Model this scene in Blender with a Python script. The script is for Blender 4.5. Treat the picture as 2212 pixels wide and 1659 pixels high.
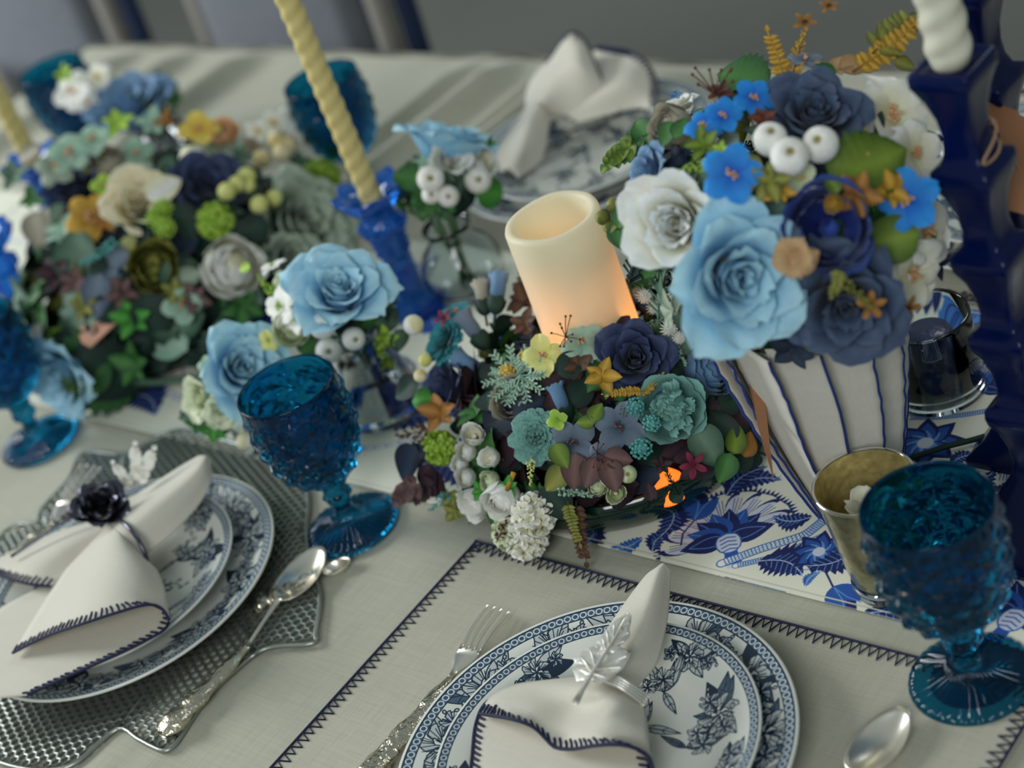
import bpy, bmesh, math, random
import numpy as np
from mathutils import Vector, Matrix

for _o in list(bpy.data.objects): bpy.data.objects.remove(_o)
SC = bpy.context.scene
COL = SC.collection
random.seed(11)
PI = math.pi
TZ = 0.75                                   # height of the table top above the floor

# ------------------------------------------------------------------ camera
F, PITCH, ROLL, CX, CY, H = 3950.0, math.radians(32.3), math.radians(-21.88), 1106.0, 829.5, 0.92
cF = Vector((0, math.cos(PITCH), -math.sin(PITCH)))
_r0 = Vector((1, 0, 0)); _u0 = _r0.cross(cF)
cR = math.cos(ROLL)*_r0 + math.sin(ROLL)*_u0
cU = -math.sin(ROLL)*_r0 + math.cos(ROLL)*_u0
CAM = Vector((0, 0, H+TZ))
cd = bpy.data.cameras.new('camera'); co = bpy.data.objects.new('camera', cd); COL.objects.link(co)
m = Matrix((cR, cU, -cF)).transposed().to_4x4(); m.translation = CAM
co.matrix_world = m
cd.sensor_fit = 'HORIZONTAL'; cd.sensor_width = 36.0; cd.lens = 36.0*F/2212.0
cd.clip_start = 0.02; cd.clip_end = 60
cd.dof.use_dof = True; cd.dof.focus_distance = 1.38; cd.dof.aperture_fstop = 3.5
SC.camera = co

# ------------------------------------------------------------------ world, lights, exposure
W = bpy.data.worlds.new('world'); SC.world = W; W.use_nodes = True
bg = W.node_tree.nodes['Background']
bg.inputs[0].default_value = (0.72, 0.86, 0.88, 1); bg.inputs[1].default_value = 0.33
def area(name, loc, to, sx, sy, power, col):
    l = bpy.data.lights.new(name, 'AREA'); l.shape = 'RECTANGLE'; l.size = sx; l.size_y = sy
    l.energy = power; l.color = col
    o = bpy.data.objects.new(name, l); COL.objects.link(o); o.location = loc
    o.rotation_euler = (Vector(to)-Vector(loc)).to_track_quat('-Z', 'Y').to_euler()
    return o
area('window_daylight', (-2.9, 3.2, TZ+1.75), (-0.1, 1.4, TZ), 1.6, 1.4, 128, (0.95, 0.985, 1.0))
area('second_window_daylight', (1.9, 3.0, TZ+1.9), (0.0, 1.4, TZ), 1.0, 1.2, 26, (0.93, 0.97, 1.0))
area('rear_fill_light', (-1.1, -1.6, TZ+2.1), (-0.1, 1.3, TZ), 1.6, 1.2, 55, (0.97, 0.99, 1.0))  # added soft fill from behind the camera for the flower fronts, no window there
SC.view_settings.view_transform = 'Standard'; SC.view_settings.look = 'None'
SC.view_settings.gamma = 1.0; SC.view_settings.use_curve_mapping = False
SC.view_settings.exposure = -0.15

# ------------------------------------------------------------------ places
def at(px, py, z=0.0):
    d = cF + cR*((px-CX)/F) - cU*((py-CY)/F)
    return CAM + d*((z-H)/d.z)
def pt(px, py, dist):
    return CAM + (cF + cR*((px-CX)/F) - cU*((py-CY)/F))*dist
def dist(p): return (p-CAM).dot(cF)
def px2m(n, p): return n*dist(p)/F
EX = Vector((0.645, -0.764, 0)).normalized(); EY = Vector((-EX.y, EX.x, 0))
def tb(u, v, z=0.0): return EX*u + EY*v + Vector((0, 0, TZ+z))
def uvof(p): return p.dot(EX), p.dot(EY)

# ------------------------------------------------------------------ mesh builder
class G:
    def __init__(s): s.v=[]; s.f=[]; s.t=[]
    def add(s, P, faces, T=None):
        b=len(s.v); s.v.extend([tuple(map(float, p)) for p in P]); s.f.extend([tuple(b+i for i in f) for f in faces])
        s.t.extend([tuple(map(float, t)) for t in T] if T is not None else [(0.0, 0.5)]*len(P))
        return s
    def grid(s, P, cu=False, cv=False, T=None):
        P=np.asarray(P, float); nu, nv=P.shape[:2]; fs=[]
        for i in range(nu if cu else nu-1):
            for j in range(nv if cv else nv-1):
                a=i*nv+j; b=((i+1)%nu)*nv+j; c=((i+1)%nu)*nv+(j+1)%nv; d=i*nv+(j+1)%nv
                fs.append((a, b, c, d))
        if T is None:
            I, J=np.meshgrid(np.linspace(0, 1, nu), np.linspace(0, 1, nv), indexing='ij'); T=np.stack([J, I], -1)
        return s.add(P.reshape(-1, 3), fs, np.asarray(T).reshape(-1, 2))
    def tube(s, pts, r, n=7, cap=True):
        pts=[Vector(p) for p in pts]; k=len(pts); rs=r if hasattr(r, '__len__') else [r]*k
        P=np.zeros((k, n, 3)); prev=None
        for i in range(k):
            t=(pts[min(i+1, k-1)]-pts[max(i-1, 0)])
            t=t.normalized() if t.length>1e-12 else Vector((0, 0, 1))
            if prev is None: a=t.orthogonal().normalized()
            else:
                a=prev-t*prev.dot(t); a=a.normalized() if a.length>1e-9 else t.orthogonal().normalized()
            prev=a; b=t.cross(a)
            for j in range(n):
                an=2*PI*j/n; P[i, j]=pts[i]+(a*math.cos(an)+b*math.sin(an))*rs[i]
        s.grid(P, cv=True)
        if cap:
            b0=len(s.v)-k*n; s.f.append(tuple(b0+j for j in range(n))[::-1]); s.f.append(tuple(b0+(k-1)*n+j for j in range(n)))
        return s
    def lathe(s, prof, n=32, fn=None, sq=False):
        P=np.zeros((n, len(prof), 3))
        for i in range(n):
            an=2*PI*i/n
            for j, (r, z) in enumerate(prof):
                rr, zz=(r, z) if fn is None else fn(an, r, z, j)
                P[i, j]=(rr*math.cos(an), rr*math.sin(an), zz)
        return s.grid(P, cu=True)
    def ball(s, c, r, n=8, m=6, sc=(1, 1, 1)):
        P=np.zeros((n, m+1, 3))
        for i in range(n):
            for j in range(m+1):
                a=2*PI*i/n; b=-PI/2+PI*j/m
                P[i, j]=(c[0]+sc[0]*r*math.cos(b)*math.cos(a), c[1]+sc[1]*r*math.cos(b)*math.sin(a), c[2]+sc[2]*r*math.sin(b))
        return s.grid(P, cu=True)
    def box(s, c, h, rot=0):
        P=[]; ca, sa=math.cos(rot), math.sin(rot)
        for x in (-1, 1):
            for y in (-1, 1):
                for z in (-1, 1):
                    X, Y=x*h[0], y*h[1]; P.append((c[0]+X*ca-Y*sa, c[1]+X*sa+Y*ca, c[2]+z*h[2]))
        return s.add(P, [(0, 1, 3, 2), (4, 6, 7, 5), (0, 4, 5, 1), (2, 3, 7, 6), (0, 2, 6, 4), (1, 5, 7, 3)])
    def join(s, o, M=None):
        b=len(s.v); s.v.extend([tuple(M@Vector(p)) for p in o.v] if M else o.v)
        s.f.extend([tuple(b+i for i in f) for f in o.f]); s.t.extend(o.t); return s
    def slab(s, pts, up, th):                 # flat outline given thickness
        n=len(pts); up=Vector(up)*th
        return s.add([Vector(p) for p in pts]+[Vector(p)+up for p in pts], [tuple(range(n))[::-1], tuple(range(n, 2*n))]+[(i, (i+1)%n, n+(i+1)%n, n+i) for i in range(n)])
    def mesh(s, name, smooth=True):
        me=bpy.data.meshes.new(name); me.from_pydata(s.v, [], s.f)
        ul=me.uv_layers.new(name='UVMap'); idx=np.zeros(len(me.loops), int); me.loops.foreach_get('vertex_index', idx)
        ul.data.foreach_set('uv', np.asarray(s.t, np.float32)[idx].ravel())
        if smooth: me.polygons.foreach_set('use_smooth', [True]*len(me.polygons))
        me.update(); return me

def obj(name, g, mat, parent=None, base=None, smooth=True, label=None, kind=None, mw=None, solid=None, sub=0, bevel=None):
    """one mesh object; with base, world coordinates are made relative to it"""
    if isinstance(g, G):
        if base is not None:
            b=Vector(base); g.v=[(p[0]-b.x, p[1]-b.y, p[2]-b.z) for p in g.v]
        me=g.mesh(name, smooth)
    else: me=g
    o=bpy.data.objects.new(name, me); COL.objects.link(o)
    if not me.materials: me.materials.append(mat)
    elif me.materials[0] is not mat:
        o.material_slots[0].link='OBJECT'; o.material_slots[0].material=mat
    if parent is not None: o.parent=parent
    elif base is not None: o.location=base
    if mw is not None: o.matrix_local=mw
    if solid: md=o.modifiers.new('solid', 'SOLIDIFY'); md.thickness=solid; md.offset=0
    if bevel: md=o.modifiers.new('bevel', 'BEVEL'); md.width=bevel; md.segments=2
    if sub: md=o.modifiers.new('sub', 'SUBSURF'); md.levels=sub; md.render_levels=sub
    if label: o['label']=label
    if kind: o['kind']=kind
    return o
def tag(o, label, cat, group=None):
    o['label']=label; o['category']=cat
    if group: o['group']=group
    return o
def thing(name, label, cat, loc, group=None):
    o=bpy.data.objects.new(name, None); COL.objects.link(o); o.location=loc; o.empty_display_size=0.03
    return tag(o, label, cat, group)
def copytree(o, loc, rotz=None, label=None, group=None, sc=None):
    r=o.copy(); COL.objects.link(r); r.location=loc
    if rotz is not None: r.rotation_euler=(0, 0, rotz)
    if sc: r.scale=(sc,)*3
    if label: r['label']=label
    if group: r['group']=group
    for ch in [c for c in bpy.data.objects if c.parent is o]:
        c=ch.copy(); COL.objects.link(c); c.parent=r
        for g in [q for q in bpy.data.objects if q.parent is ch]:
            d=g.copy(); COL.objects.link(d); d.parent=c
    return r

# ------------------------------------------------------------------ materials
def lin(c):
    c=[x/255.0 for x in c]
    return tuple(x/12.92 if x<=0.04045 else ((x+0.055)/1.055)**2.4 for x in c)+(1.0,)
_M={}
def M(name, col, rough=.5, metal=0, trn=0, ior=1.45, sss=0, coat=0, sheen=0, spec=None, tip=None, tl=0, bump=None, var=0, emit=None, vscale=30, stretch=None):
    if name in _M: return _M[name]
    mt=bpy.data.materials.new(name); mt.use_nodes=True; nt=mt.node_tree; N=nt.nodes; L=nt.links
    p=N['Principled BSDF']; out=N['Material Output']
    c=lin(col); p.inputs['Base Color'].default_value=c; p.inputs['Roughness'].default_value=rough
    p.inputs['Metallic'].default_value=metal; p.inputs['Transmission Weight'].default_value=trn; p.inputs['IOR'].default_value=ior
    p.inputs['Subsurface Weight'].default_value=sss; p.inputs['Coat Weight'].default_value=coat; p.inputs['Sheen Weight'].default_value=sheen
    if sss: p.inputs['Subsurface Radius'].default_value=(.01, .006, .004); p.inputs['Subsurface Scale'].default_value=1
    if spec is not None: p.inputs['Specular IOR Level'].default_value=spec
    src=None
    if tip:
        uv=N.new('ShaderNodeUVMap'); sp=N.new('ShaderNodeSeparateXYZ'); L.new(uv.outputs[0], sp.inputs[0])
        mx=N.new('ShaderNodeMix'); mx.data_type='RGBA'; mx.inputs['A'].default_value=c; mx.inputs['B'].default_value=lin(tip)
        L.new(sp.outputs['Y'], mx.inputs['Factor']); src=mx.outputs['Result']
    if var or bump:
        tc=N.new('ShaderNodeTexCoord'); vec=tc.outputs['Object']
        if stretch:
            mp=N.new('ShaderNodeMapping'); mp.inputs['Scale'].default_value=stretch; L.new(vec, mp.inputs[0]); vec=mp.outputs[0]
    if var:
        nz=N.new('ShaderNodeTexNoise'); nz.inputs['Scale'].default_value=vscale; nz.inputs['Detail'].default_value=3; L.new(vec, nz.inputs['Vector'])
        mr=N.new('ShaderNodeMapRange'); mr.inputs['To Min'].default_value=1-var; mr.inputs['To Max'].default_value=1+var; mr.inputs['From Min'].default_value=.25; mr.inputs['From Max'].default_value=.75
        L.new(nz.outputs['Fac'], mr.inputs['Value'])
        hs=N.new('ShaderNodeHueSaturation'); L.new(mr.outputs[0], hs.inputs['Value'])
        if src: L.new(src, hs.inputs['Color'])
        else: hs.inputs['Color'].default_value=c
        src=hs.outputs['Color']
    if src: L.new(src, p.inputs['Base Color'])
    if bump:
        nz=N.new('ShaderNodeTexNoise'); nz.inputs['Scale'].default_value=bump[0]; nz.inputs['Detail'].default_value=2; L.new(vec, nz.inputs['Vector'])
        bp=N.new('ShaderNodeBump'); bp.inputs['Strength'].default_value=bump[1]; bp.inputs['Distance'].default_value=bump[2] if len(bump)>2 else .002
        L.new(nz.outputs['Fac'], bp.inputs['Height']); L.new(bp.outputs[0], p.inputs['Normal'])
    if emit: p.inputs['Emission Color'].default_value=lin(emit[0]); p.inputs['Emission Strength'].default_value=emit[1]
    if tl:
        t=N.new('ShaderNodeBsdfTranslucent'); ms=N.new('ShaderNodeMixShader'); ms.inputs[0].default_value=tl
        if src: L.new(src, t.inputs[0])
        else: t.inputs[0].default_value=c
        L.new(p.outputs[0], ms.inputs[1]); L.new(t.outputs[0], ms.inputs[2]); L.new(ms.outputs[0], out.inputs[0])
    _M[name]=mt; return mt

def linen(name, col, amt=.07, scale=60, bump=.25):
    """woven cloth: two crossed slub noises for colour and relief"""
    if name in _M: return _M[name]
    mt=M(name, col, rough=.85, sheen=.15); nt=mt.node_tree; N=nt.nodes; L=nt.links; p=N['Principled BSDF']
    tc=N.new('ShaderNodeTexCoord'); ro=N.new('ShaderNodeMapping'); ro.inputs['Rotation'].default_value=(0, 0, -math.atan2(EX.y, EX.x)); L.new(tc.outputs['Object'], ro.inputs[0])
    hs=[]
    for st in ((.06, 1, .3), (1, .06, .3)):
        mp=N.new('ShaderNodeMapping'); mp.inputs['Scale'].default_value=tuple(x*scale*8 for x in st); L.new(ro.outputs[0], mp.inputs[0])
        nz=N.new('ShaderNodeTexNoise'); nz.inputs['Scale'].default_value=1; nz.inputs['Detail'].default_value=3; L.new(mp.outputs[0], nz.inputs['Vector']); hs.append(nz)
    ad=N.new('ShaderNodeMath'); L.new(hs[0].outputs['Fac'], ad.inputs[0]); L.new(hs[1].outputs['Fac'], ad.inputs[1])
    big=N.new('ShaderNodeTexNoise'); big.inputs['Scale'].default_value=7; L.new(tc.outputs['Object'], big.inputs['Vector'])
    a2=N.new('ShaderNodeMath'); L.new(ad.outputs[0], a2.inputs[0]); L.new(big.outputs['Fac'], a2.inputs[1])
    mr=N.new('ShaderNodeMapRange'); mr.inputs['From Min'].default_value=1.05; mr.inputs['From Max'].default_value=1.95; mr.inputs['To Min'].default_value=1-amt; mr.inputs['To Max'].default_value=1+amt
    L.new(a2.outputs[0], mr.inputs['Value'])
    h=N.new('ShaderNodeHueSaturation'); h.inputs['Color'].default_value=lin(col); L.new(mr.outputs[0], h.inputs['Value']); L.new(h.outputs[0], p.inputs['Base Color'])
    b=N.new('ShaderNodeBump'); b.inputs['Strength'].default_value=bump; b.inputs['Distance'].default_value=.0006; L.new(ad.outputs[0], b.inputs['Height']); L.new(b.outputs[0], p.inputs['Normal'])
    return mt

# ------------------------------------------------------------------ printed patterns drawn as images
class Canvas:
    def __init__(s, w, h, col, x0, y0, x1, y1):
        s.w, s.h=w, h; s.a=np.empty((h, w, 3), np.float32); s.a[:]=np.array(col)/255.0
        s.x0, s.y0=x0, y0; s.kx=w/(x1-x0); s.ky=h/(y1-y0)
    def _px(s, pts):
        p=np.asarray(pts, float).reshape(-1, 2); return np.stack([(p[:, 0]-s.x0)*s.kx, (p[:, 1]-s.y0)*s.ky], 1)
    def _blend(s, X0, Y0, X1, Y1, m, col): 
        r=s.a[Y0:Y1, X0:X1]; r+=(np.array(col, np.float32)/255.0-r)*m[..., None]
    def _box(s, q, pad):
        X0=max(0, int(q[:, 0].min()-pad)); X1=min(s.w, int(q[:, 0].max()+pad)+2); Y0=max(0, int(q[:, 1].min()-pad)); Y1=min(s.h, int(q[:, 1].max()+pad)+2)
        return (X0, Y0, X1, Y1) if X1>X0 and Y1>Y0 else None
    def fill(s, pts, col, al=1.0):
        q=s._px(pts); b=s._box(q, 1)
        if not b: return
        X0, Y0, X1, Y1=b; xs=X0+(np.arange((X1-X0)*2)+.5)/2; ys=Y0+(np.arange((Y1-Y0)*2)+.5)/2
        ins=np.zeros((len(ys), len(xs)), bool); n=len(q)
        for i in range(n):
            (xa, ya), (xb, yb)=q[i], q[(i+1)%n]
            if ya==yb: continue
            rows=(ya>ys)!=(yb>ys)
            if not rows.any(): continue
            xi=xa+(ys[rows]-ya)*(xb-xa)/(yb-ya); ins[rows]^=xs[None, :]<xi[:, None]
        mk=ins.reshape(Y1-Y0, 2, X1-X0, 2).mean((1, 3)).astype(np.float32)*al
        s._blend(X0, Y0, X1, Y1, mk, col)
    def line(s, pts, wd, col, al=1.0):
        q=s._px(pts); w=wd*s.kx/2; b=s._box(q, w+1)
        if not b: return
        X0, Y0, X1, Y1=b; X, Y=np.meshgrid(np.arange(X0, X1)+.5, np.arange(Y0, Y1)+.5); D=np.full(X.shape, 1e9)
        for (a, c) in zip(q[:-1], q[1:]):
            d=c-a; l=max(d@d, 1e-9); t=np.clip(((X-a[0])*d[0]+(Y-a[1])*d[1])/l, 0, 1)
            D=np.minimum(D, np.hypot(X-a[0]-t*d[0], Y-a[1]-t*d[1]))
        s._blend(X0, Y0, X1, Y1, (np.clip(w+.5-D, 0, 1)*al).astype(np.float32), col)
    def ring(s, r0, r1, col):
        X, Y=np.meshgrid(s.x0+(np.arange(s.w)+.5)/s.kx, s.y0+(np.arange(s.h)+.5)/s.ky); R=np.hypot(X, Y)
        mk=np.clip((R-r0)*s.kx, 0, 1)*np.clip((r1-R)*s.kx, 0, 1); s._blend(0, 0, s.w, s.h, mk.astype(np.float32), col)
    def image(s, name):
        im=bpy.data.images.new(name, s.w, s.h); px=np.ones((s.h, s.w, 4), np.float32); px[..., :3]=s.a; im.pixels.foreach_set(px.ravel()); im.pack(); return im
def rot2(pts, a, c=(0, 0), k=1.0):
    p=np.asarray(pts, float)*k; ca, sa=math.cos(a), math.sin(a)
    return np.stack([c[0]+p[:, 0]*ca-p[:, 1]*sa, c[1]+p[:, 0]*sa+p[:, 1]*ca], 1)
def leaf2(n=9, w=.3, jag=0):
    t=np.linspace(0, 1, n); y=w*np.sin(PI*t**.8)*(1-.15*t)
    if jag: y=y*(1+jag*((np.arange(n)%2)*2-1))
    return np.concatenate([np.stack([t, y], 1), np.stack([t[::-1], -y[::-1]], 1)])
def c_leaf(C, c, L, a, w, fill, ink, lw, hatch=3, jag=0):
    P=rot2(leaf2(13 if jag else 9, w, jag), a, c, L); C.fill(P, fill); C.line(np.vstack([P, P[:1]]), lw, ink); C.line(rot2([(0, 0), (.95, 0)], a, c, L), lw, ink)
    for k in range(hatch):
        t=.15+.7*k/max(1, hatch-1)
        for sg in (-1, 1): C.line(rot2([(t, 0), (t+.13, sg*w*.75*math.sin(PI*(t+.1)**.8))], a, c, L), lw*.8, ink)
def c_flower(C, c, R, a0, n, fill, ink, core, lw, hatch=4, pw=.42):
    for k in range(n):
        a=a0+2*PI*k/n; t=np.linspace(0, PI, 11)
        P=np.array([(0, 0)]+[(.55-.45*math.cos(x), pw*math.sin(x)*(1+.12*math.sin(5*x))) for x in t])
        Q=rot2(P, a, c, R); C.fill(Q, fill); C.line(np.vstack([Q, Q[:1]]), lw, ink)
        for h in range(hatch):
            b=(h-(hatch-1)/2)*.22; C.line(rot2([(.12, 0), (.45, b*.5), (.78, b)], a, c, R), lw*.75, ink)
    t=np.linspace(0, 2*PI, 9)[:-1]; C.fill(rot2(np.stack([np.cos(t), np.sin(t)], 1), 0, c, R*.17), core)
def c_spray(C, c, a, L, ink, fill, lw, n=6):
    pts=[(c[0]+math.cos(a+.5*t*math.sin(3*t))*L*t, c[1]+math.sin(a+.5*t*math.sin(3*t))*L*t) for t in np.linspace(0, 1, 9)]
    C.line(pts, lw, ink)
    for k in range(n):
        p=pts[2+k%7]; b=a+(-1)**k*(.7+.2*random.random()); q=(p[0]+math.cos(b)*L*.16, p[1]+math.sin(b)*L*.16); C.line([p, q], lw*.8, ink)
        t=np.linspace(0, 2*PI, 8)[:-1]; P=rot2(np.stack([np.cos(t), .75*np.sin(t)], 1), b, q, L*.055); C.fill(P, fill); C.line(np.vstack([P, P[:1]]), lw, ink)
INK=(28, 46, 66); INK2=(76, 96, 114); PALE=(186, 194, 192); WHT=(220, 222, 212)
def plate_image(name, inner):
    rs=random.getstate(); random.seed(5 if inner else 9)
    C=Canvas(1300, 1300, WHT, -1, -1, 1, 1)
    lw=.0065
    spots=[(k*2*PI/10+.2, .79+.05*(-1)**k) for k in range(10)] if inner else [(k*2*PI/13, .82) for k in range(13)]
    full=lambda a: True if not inner else (0.5*PI<(a%(2*PI))<1.6*PI)
    for a, r in spots:
        c=(r*math.cos(a), r*math.sin(a))
        for k in range(9 if full(a) else 5):
            b=a+PI/2*(1 if k%2 else -1)+random.uniform(-1.1, 1.1); c_leaf(C, c, random.uniform(.15, .27), b, .22, random.choice([INK2, INK, PALE]), INK, lw, 3)
        c_spray(C, c, a+PI/2*random.choice((1, -1)), .22, INK, PALE, lw)
    for a, r in spots:
        c=(r*math.cos(a), r*math.sin(a)); R=.13 if full(a) else .09
        c_flower(C, c, R*1.05, random.random()*6, 6, PALE, INK, INK, lw, 4); c_flower(C, c, R*.5, random.random()*6, 5, (225, 228, 225), INK, INK, lw, 2)
        for k in (-1, 1):
            c2=((r-.02*k)*math.cos(a+.17*k), (r-.02*k)*math.sin(a+.17*k)); c_flower(C, c2, R*.55, random.random()*6, 5, (178, 188, 192), INK, INK, lw, 3)
    if inner:
        for (x, y, a) in ((.28, .22, 1.2), (.1, -.3, .2), (.42, -.12, .9), (-.25, .1, 2.5), (-.1, .45, 1.6), (.3, -.5, -.3), (.45, .3, 2.2), (-.45, -.2, 3.6), (0, 0, .7), (-.2, -.48, 4.4)):
            for k in range(5): c_leaf(C, (x, y), random.uniform(.16, .3), a+random.uniform(-.8, .8)+(PI if k==4 else 0), .13, random.choice([INK2, PALE]), INK, lw, 3)
            c_spray(C, (x, y), a+.4, .32, INK, PALE, lw, 9)
            c_flower(C, (x+.1*math.cos(a), y+.1*math.sin(a)), .085, a, 5, PALE, INK, INK, lw, 3); c_flower(C, (x+.12*math.cos(a+1), y+.12*math.sin(a+1)), .065, a, 5, (225, 228, 225), INK, INK, lw, 3)
    C.ring(.978, 1.5, WHT); C.ring(.926, .980, INK2); C.ring(.926, .933, INK); C.ring(.972, .982, INK)
    n=120 if inner else 140; t=np.linspace(0, 2*PI, 11)
    for k in range(n):
        a=2*PI*k/n; c=(.9525*math.cos(a), .9525*math.sin(a)); P=rot2(np.stack([np.cos(t), np.sin(t)], 1), 0, c, .0165); C.fill(P, (60, 82, 106)); C.line(P, .007, (205, 213, 214))
    random.setstate(rs); return C.image(name)
def image_mat(name, img, rough=.12, coat=0, bump=0):
    mt=M(name, (200, 200, 200), rough=rough, coat=coat); nt=mt.node_tree; uv=nt.nodes.new('ShaderNodeUVMap'); ti=nt.nodes.new('ShaderNodeTexImage'); ti.image=img
    nt.links.new(uv.outputs[0], ti.inputs[0]); nt.links.new(ti.outputs[0], nt.nodes['Principled BSDF'].inputs['Base Color']); return mt
# ------------------------------------------------------------------ the room
M_wall=M('wall_paint', (158, 168, 166), rough=.9, var=.03, vscale=3)
def struct(name, g, mat, **k): return obj(name, g, mat, kind='structure', smooth=False, **k)
ang=math.atan2(EX.y, EX.x)
c=tb(-1.3, 1.2); struct('floor', G().box((c.x, c.y, -.05), (4.5, 3.6, .05), ang), M('floor_boards', (112, 112, 106), rough=.55, var=.08, vscale=6, stretch=(1, 9, 1)))
c=tb(-1.3, 3.25); struct('wall_back', G().box((c.x, c.y, 1.3), (4.4, .05, 1.35), ang), M_wall)
c=tb(-1.3, 3.19); struct('baseboard_back', G().box((c.x, c.y, .07), (4.4, .012, .07), ang), M('baseboard_paint', (190, 192, 188), rough=.5))

# ------------------------------------------------------------------ table, cloths, runner
U0, U1, V0, V1=-2.46, .15, .16, 1.52
t=thing('dining_table', 'long wooden dining table hidden under the cream cloth', 'table', tb((U0+U1)/2, (V0+V1)/2, -TZ))
M_wood=M('table_wood', (92, 66, 46), rough=.5, var=.15, stretch=(1, 8, 1))
c=tb((U0+U1)/2, (V0+V1)/2, -.02); obj('tabletop', G().box(c, ((U1-U0)/2-.012, (V1-V0)/2-.012, .016), ang), M_wood, t, t.location, smooth=False)
for u in (U0+.1, U1-.1):
    for v in (V0+.1, V1-.1):
        c=tb(u, v, -.39); obj('leg', G().box(c, (.035, .035, .36), ang), M_wood, t, t.location, smooth=False)

def fold(u, v):
    h=0
    for (c0, w, a, v0, v1) in ((-1.45, .014, .010, .98, 1.5), (-1.49, .012, .006, 1.1, 1.5), (-1.56, .02, .012, 1.08, 1.5), (-1.63, .014, .008, 1.16, 1.5), (-2.05, .022, .012, 1.17, 1.5), (-2.2, .02, .01, 1.15, 1.5), (-2.33, .02, .01, .2, 1.5),
                            (-1.095, .02, .0016, .3, .6), (-1.06, .014, .001, .2, .55)):
        e=min(1, max(0, (v-v0)/.08))*min(1, max(0, (v1+.03-v)/.08))
        h+=2.3*a*e*math.exp(-((u-c0-.06*(v-1.3))/w)**2)
    return h+.0006*math.sin(9*u+3*v)*math.sin(11*v+1.3)
M_cloth=linen('tablecloth_linen', (168, 168, 150), .11, 55, .4)
nu, nv=420, 110
g=G(); us=np.linspace(U0, U1, nu); vs=np.linspace(V0, V1, nv)
g.grid([[tb(u, v, -.0018+fold(u, v)) for v in vs] for u in us])
def skirt(edge, nrm, n):
    rows=[]
    for k in range(12):
        d=.24*k/11; row=[]
        for i, (u, v) in enumerate(edge):
            w=.022*math.sin(i*.31)*min(1, d/.12)+.012*math.sin(i*.13+1)*min(1, d/.1)
            out=.012*min(1, k/2)+max(0, w+.012); p=tb(u, v, -.0018+fold(u, v)*max(0, 1-k/3)-d+(.006 if k==1 else 0)); row.append(p+nrm*out)
        rows.append(row)
    g.grid(rows)
skirt([(u, V1) for u in us], EY, nu); skirt([(u, V0) for u in us], -EY, nu)
skirt([(U0, v) for v in vs], -EX, nv); skirt([(U1, v) for v in vs], EX, nv)
o=obj('tablecloth', g, M_cloth, base=tb(-1.3, .9)); tag(o, 'cream linen tablecloth covering the whole long table, with pressed fold lines', 'tablecloth')

def cloth_rect(u0, u1, v0, v1, z, th, nu=60, nv=30):
    g=G(); top=[[tb(u, v, z+th+.0003*math.sin(23*u)*math.sin(31*v)) for v in np.linspace(v0, v1, nv)] for u in np.linspace(u0, u1, nu)]
    g.grid(top); g.grid([[p-Vector((0, 0, th)) for p in r] for r in top][::-1])
    e=[top[i][0] for i in range(nu)]+[top[-1][j] for j in range(1, nv)]+[top[i][-1] for i in range(nu-2, -1, -1)]+[top[0][j] for j in range(nv-2, 0, -1)]
    g.grid([[p, p-Vector((0, 0, th))] for p in e], cu=True); return g
def stitches(pts, inward, up, sp, ln, r=.0007, style='zig'):
    """a thread line along pts with zigzag or blanket stitch teeth"""
    g=G(); P=[Vector(p) for p in pts]; L=[0]
    for a, b in zip(P[:-1], P[1:]): L.append(L[-1]+(b-a).length)
    def ev(s):
        s=max(0, min(L[-1]-1e-9, s))
        for i in range(len(P)-1):
            if L[i+1]>=s: 
                f=(s-L[i])/max(1e-9, L[i+1]-L[i]); return P[i].lerp(P[i+1], f), (P[i+1]-P[i]).normalized(), i
        return P[-1], (P[-1]-P[-2]).normalized(), len(P)-2
    n=max(2, int(L[-1]/sp)); up=Vector(up)*r*.7
    g.tube([ev(i*L[-1]/(2*n))[0]+up for i in range(2*n+1)], r*1.25, 5)
    zz=[]
    for i in range(n):
        p, t, k=ev((i+.1)*L[-1]/n); w=Vector(inward[k]) if hasattr(inward, '__len__') and not isinstance(inward, Vector) else inward
        l=ln*(1+.12*math.sin(i*2.7))
        if style=='zig': zz+=[p+up, ev((i+.55)*L[-1]/n)[0]+w*l+up]
        else: g.tube([p+up, p+w*l*.6+t*sp*.12+up*1.8, p+w*l+t*sp*.05+up], r, 5)
    if style=='zig': g.tube(zz, r, 5)
    return g
M_thread=M('navy_thread', (22, 28, 62), rough=.7); M_matlinen=linen('placemat_linen', (174, 171, 153), .11, 70, .4)
def cloth_mat(u0, u1, v0, v1, z, label):
    t=thing('linen_placemat', label, 'placemat', tb((u0+u1)/2, (v0+v1)/2, z), 'linen placemats with navy stitching')
    obj('cloth', cloth_rect(u0, u1, v0, v1, z, .0014), M_matlinen, t, t.location)
    zz=z+.0015; i=.0015
    for a, b, w in (((u0, v1), (u1, v1), -EY), ((u0, v0), (u0, v1), EX), ((u1, v0), (u1, v1), -EX), ((u0, v0), (u1, v0), EY)):
        pa, pb=tb(*a, zz), tb(*b, zz); obj('stitching', stitches([pa+w*i, pb+w*i], w, (0, 0, 1), .0074, .0105, .0009), M_thread, t, t.location, kind='stuff')
    return t
cloth_mat(-1.001, -.4875, .395, .744, 0, 'cream linen placemat with navy zigzag stitched edge under the nearest place setting')
cloth_mat(-1.0, -.49, 1.14, 1.49, .0006, 'cream stitched linen placemat at the far side behind the tall navy candlestick')

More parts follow.
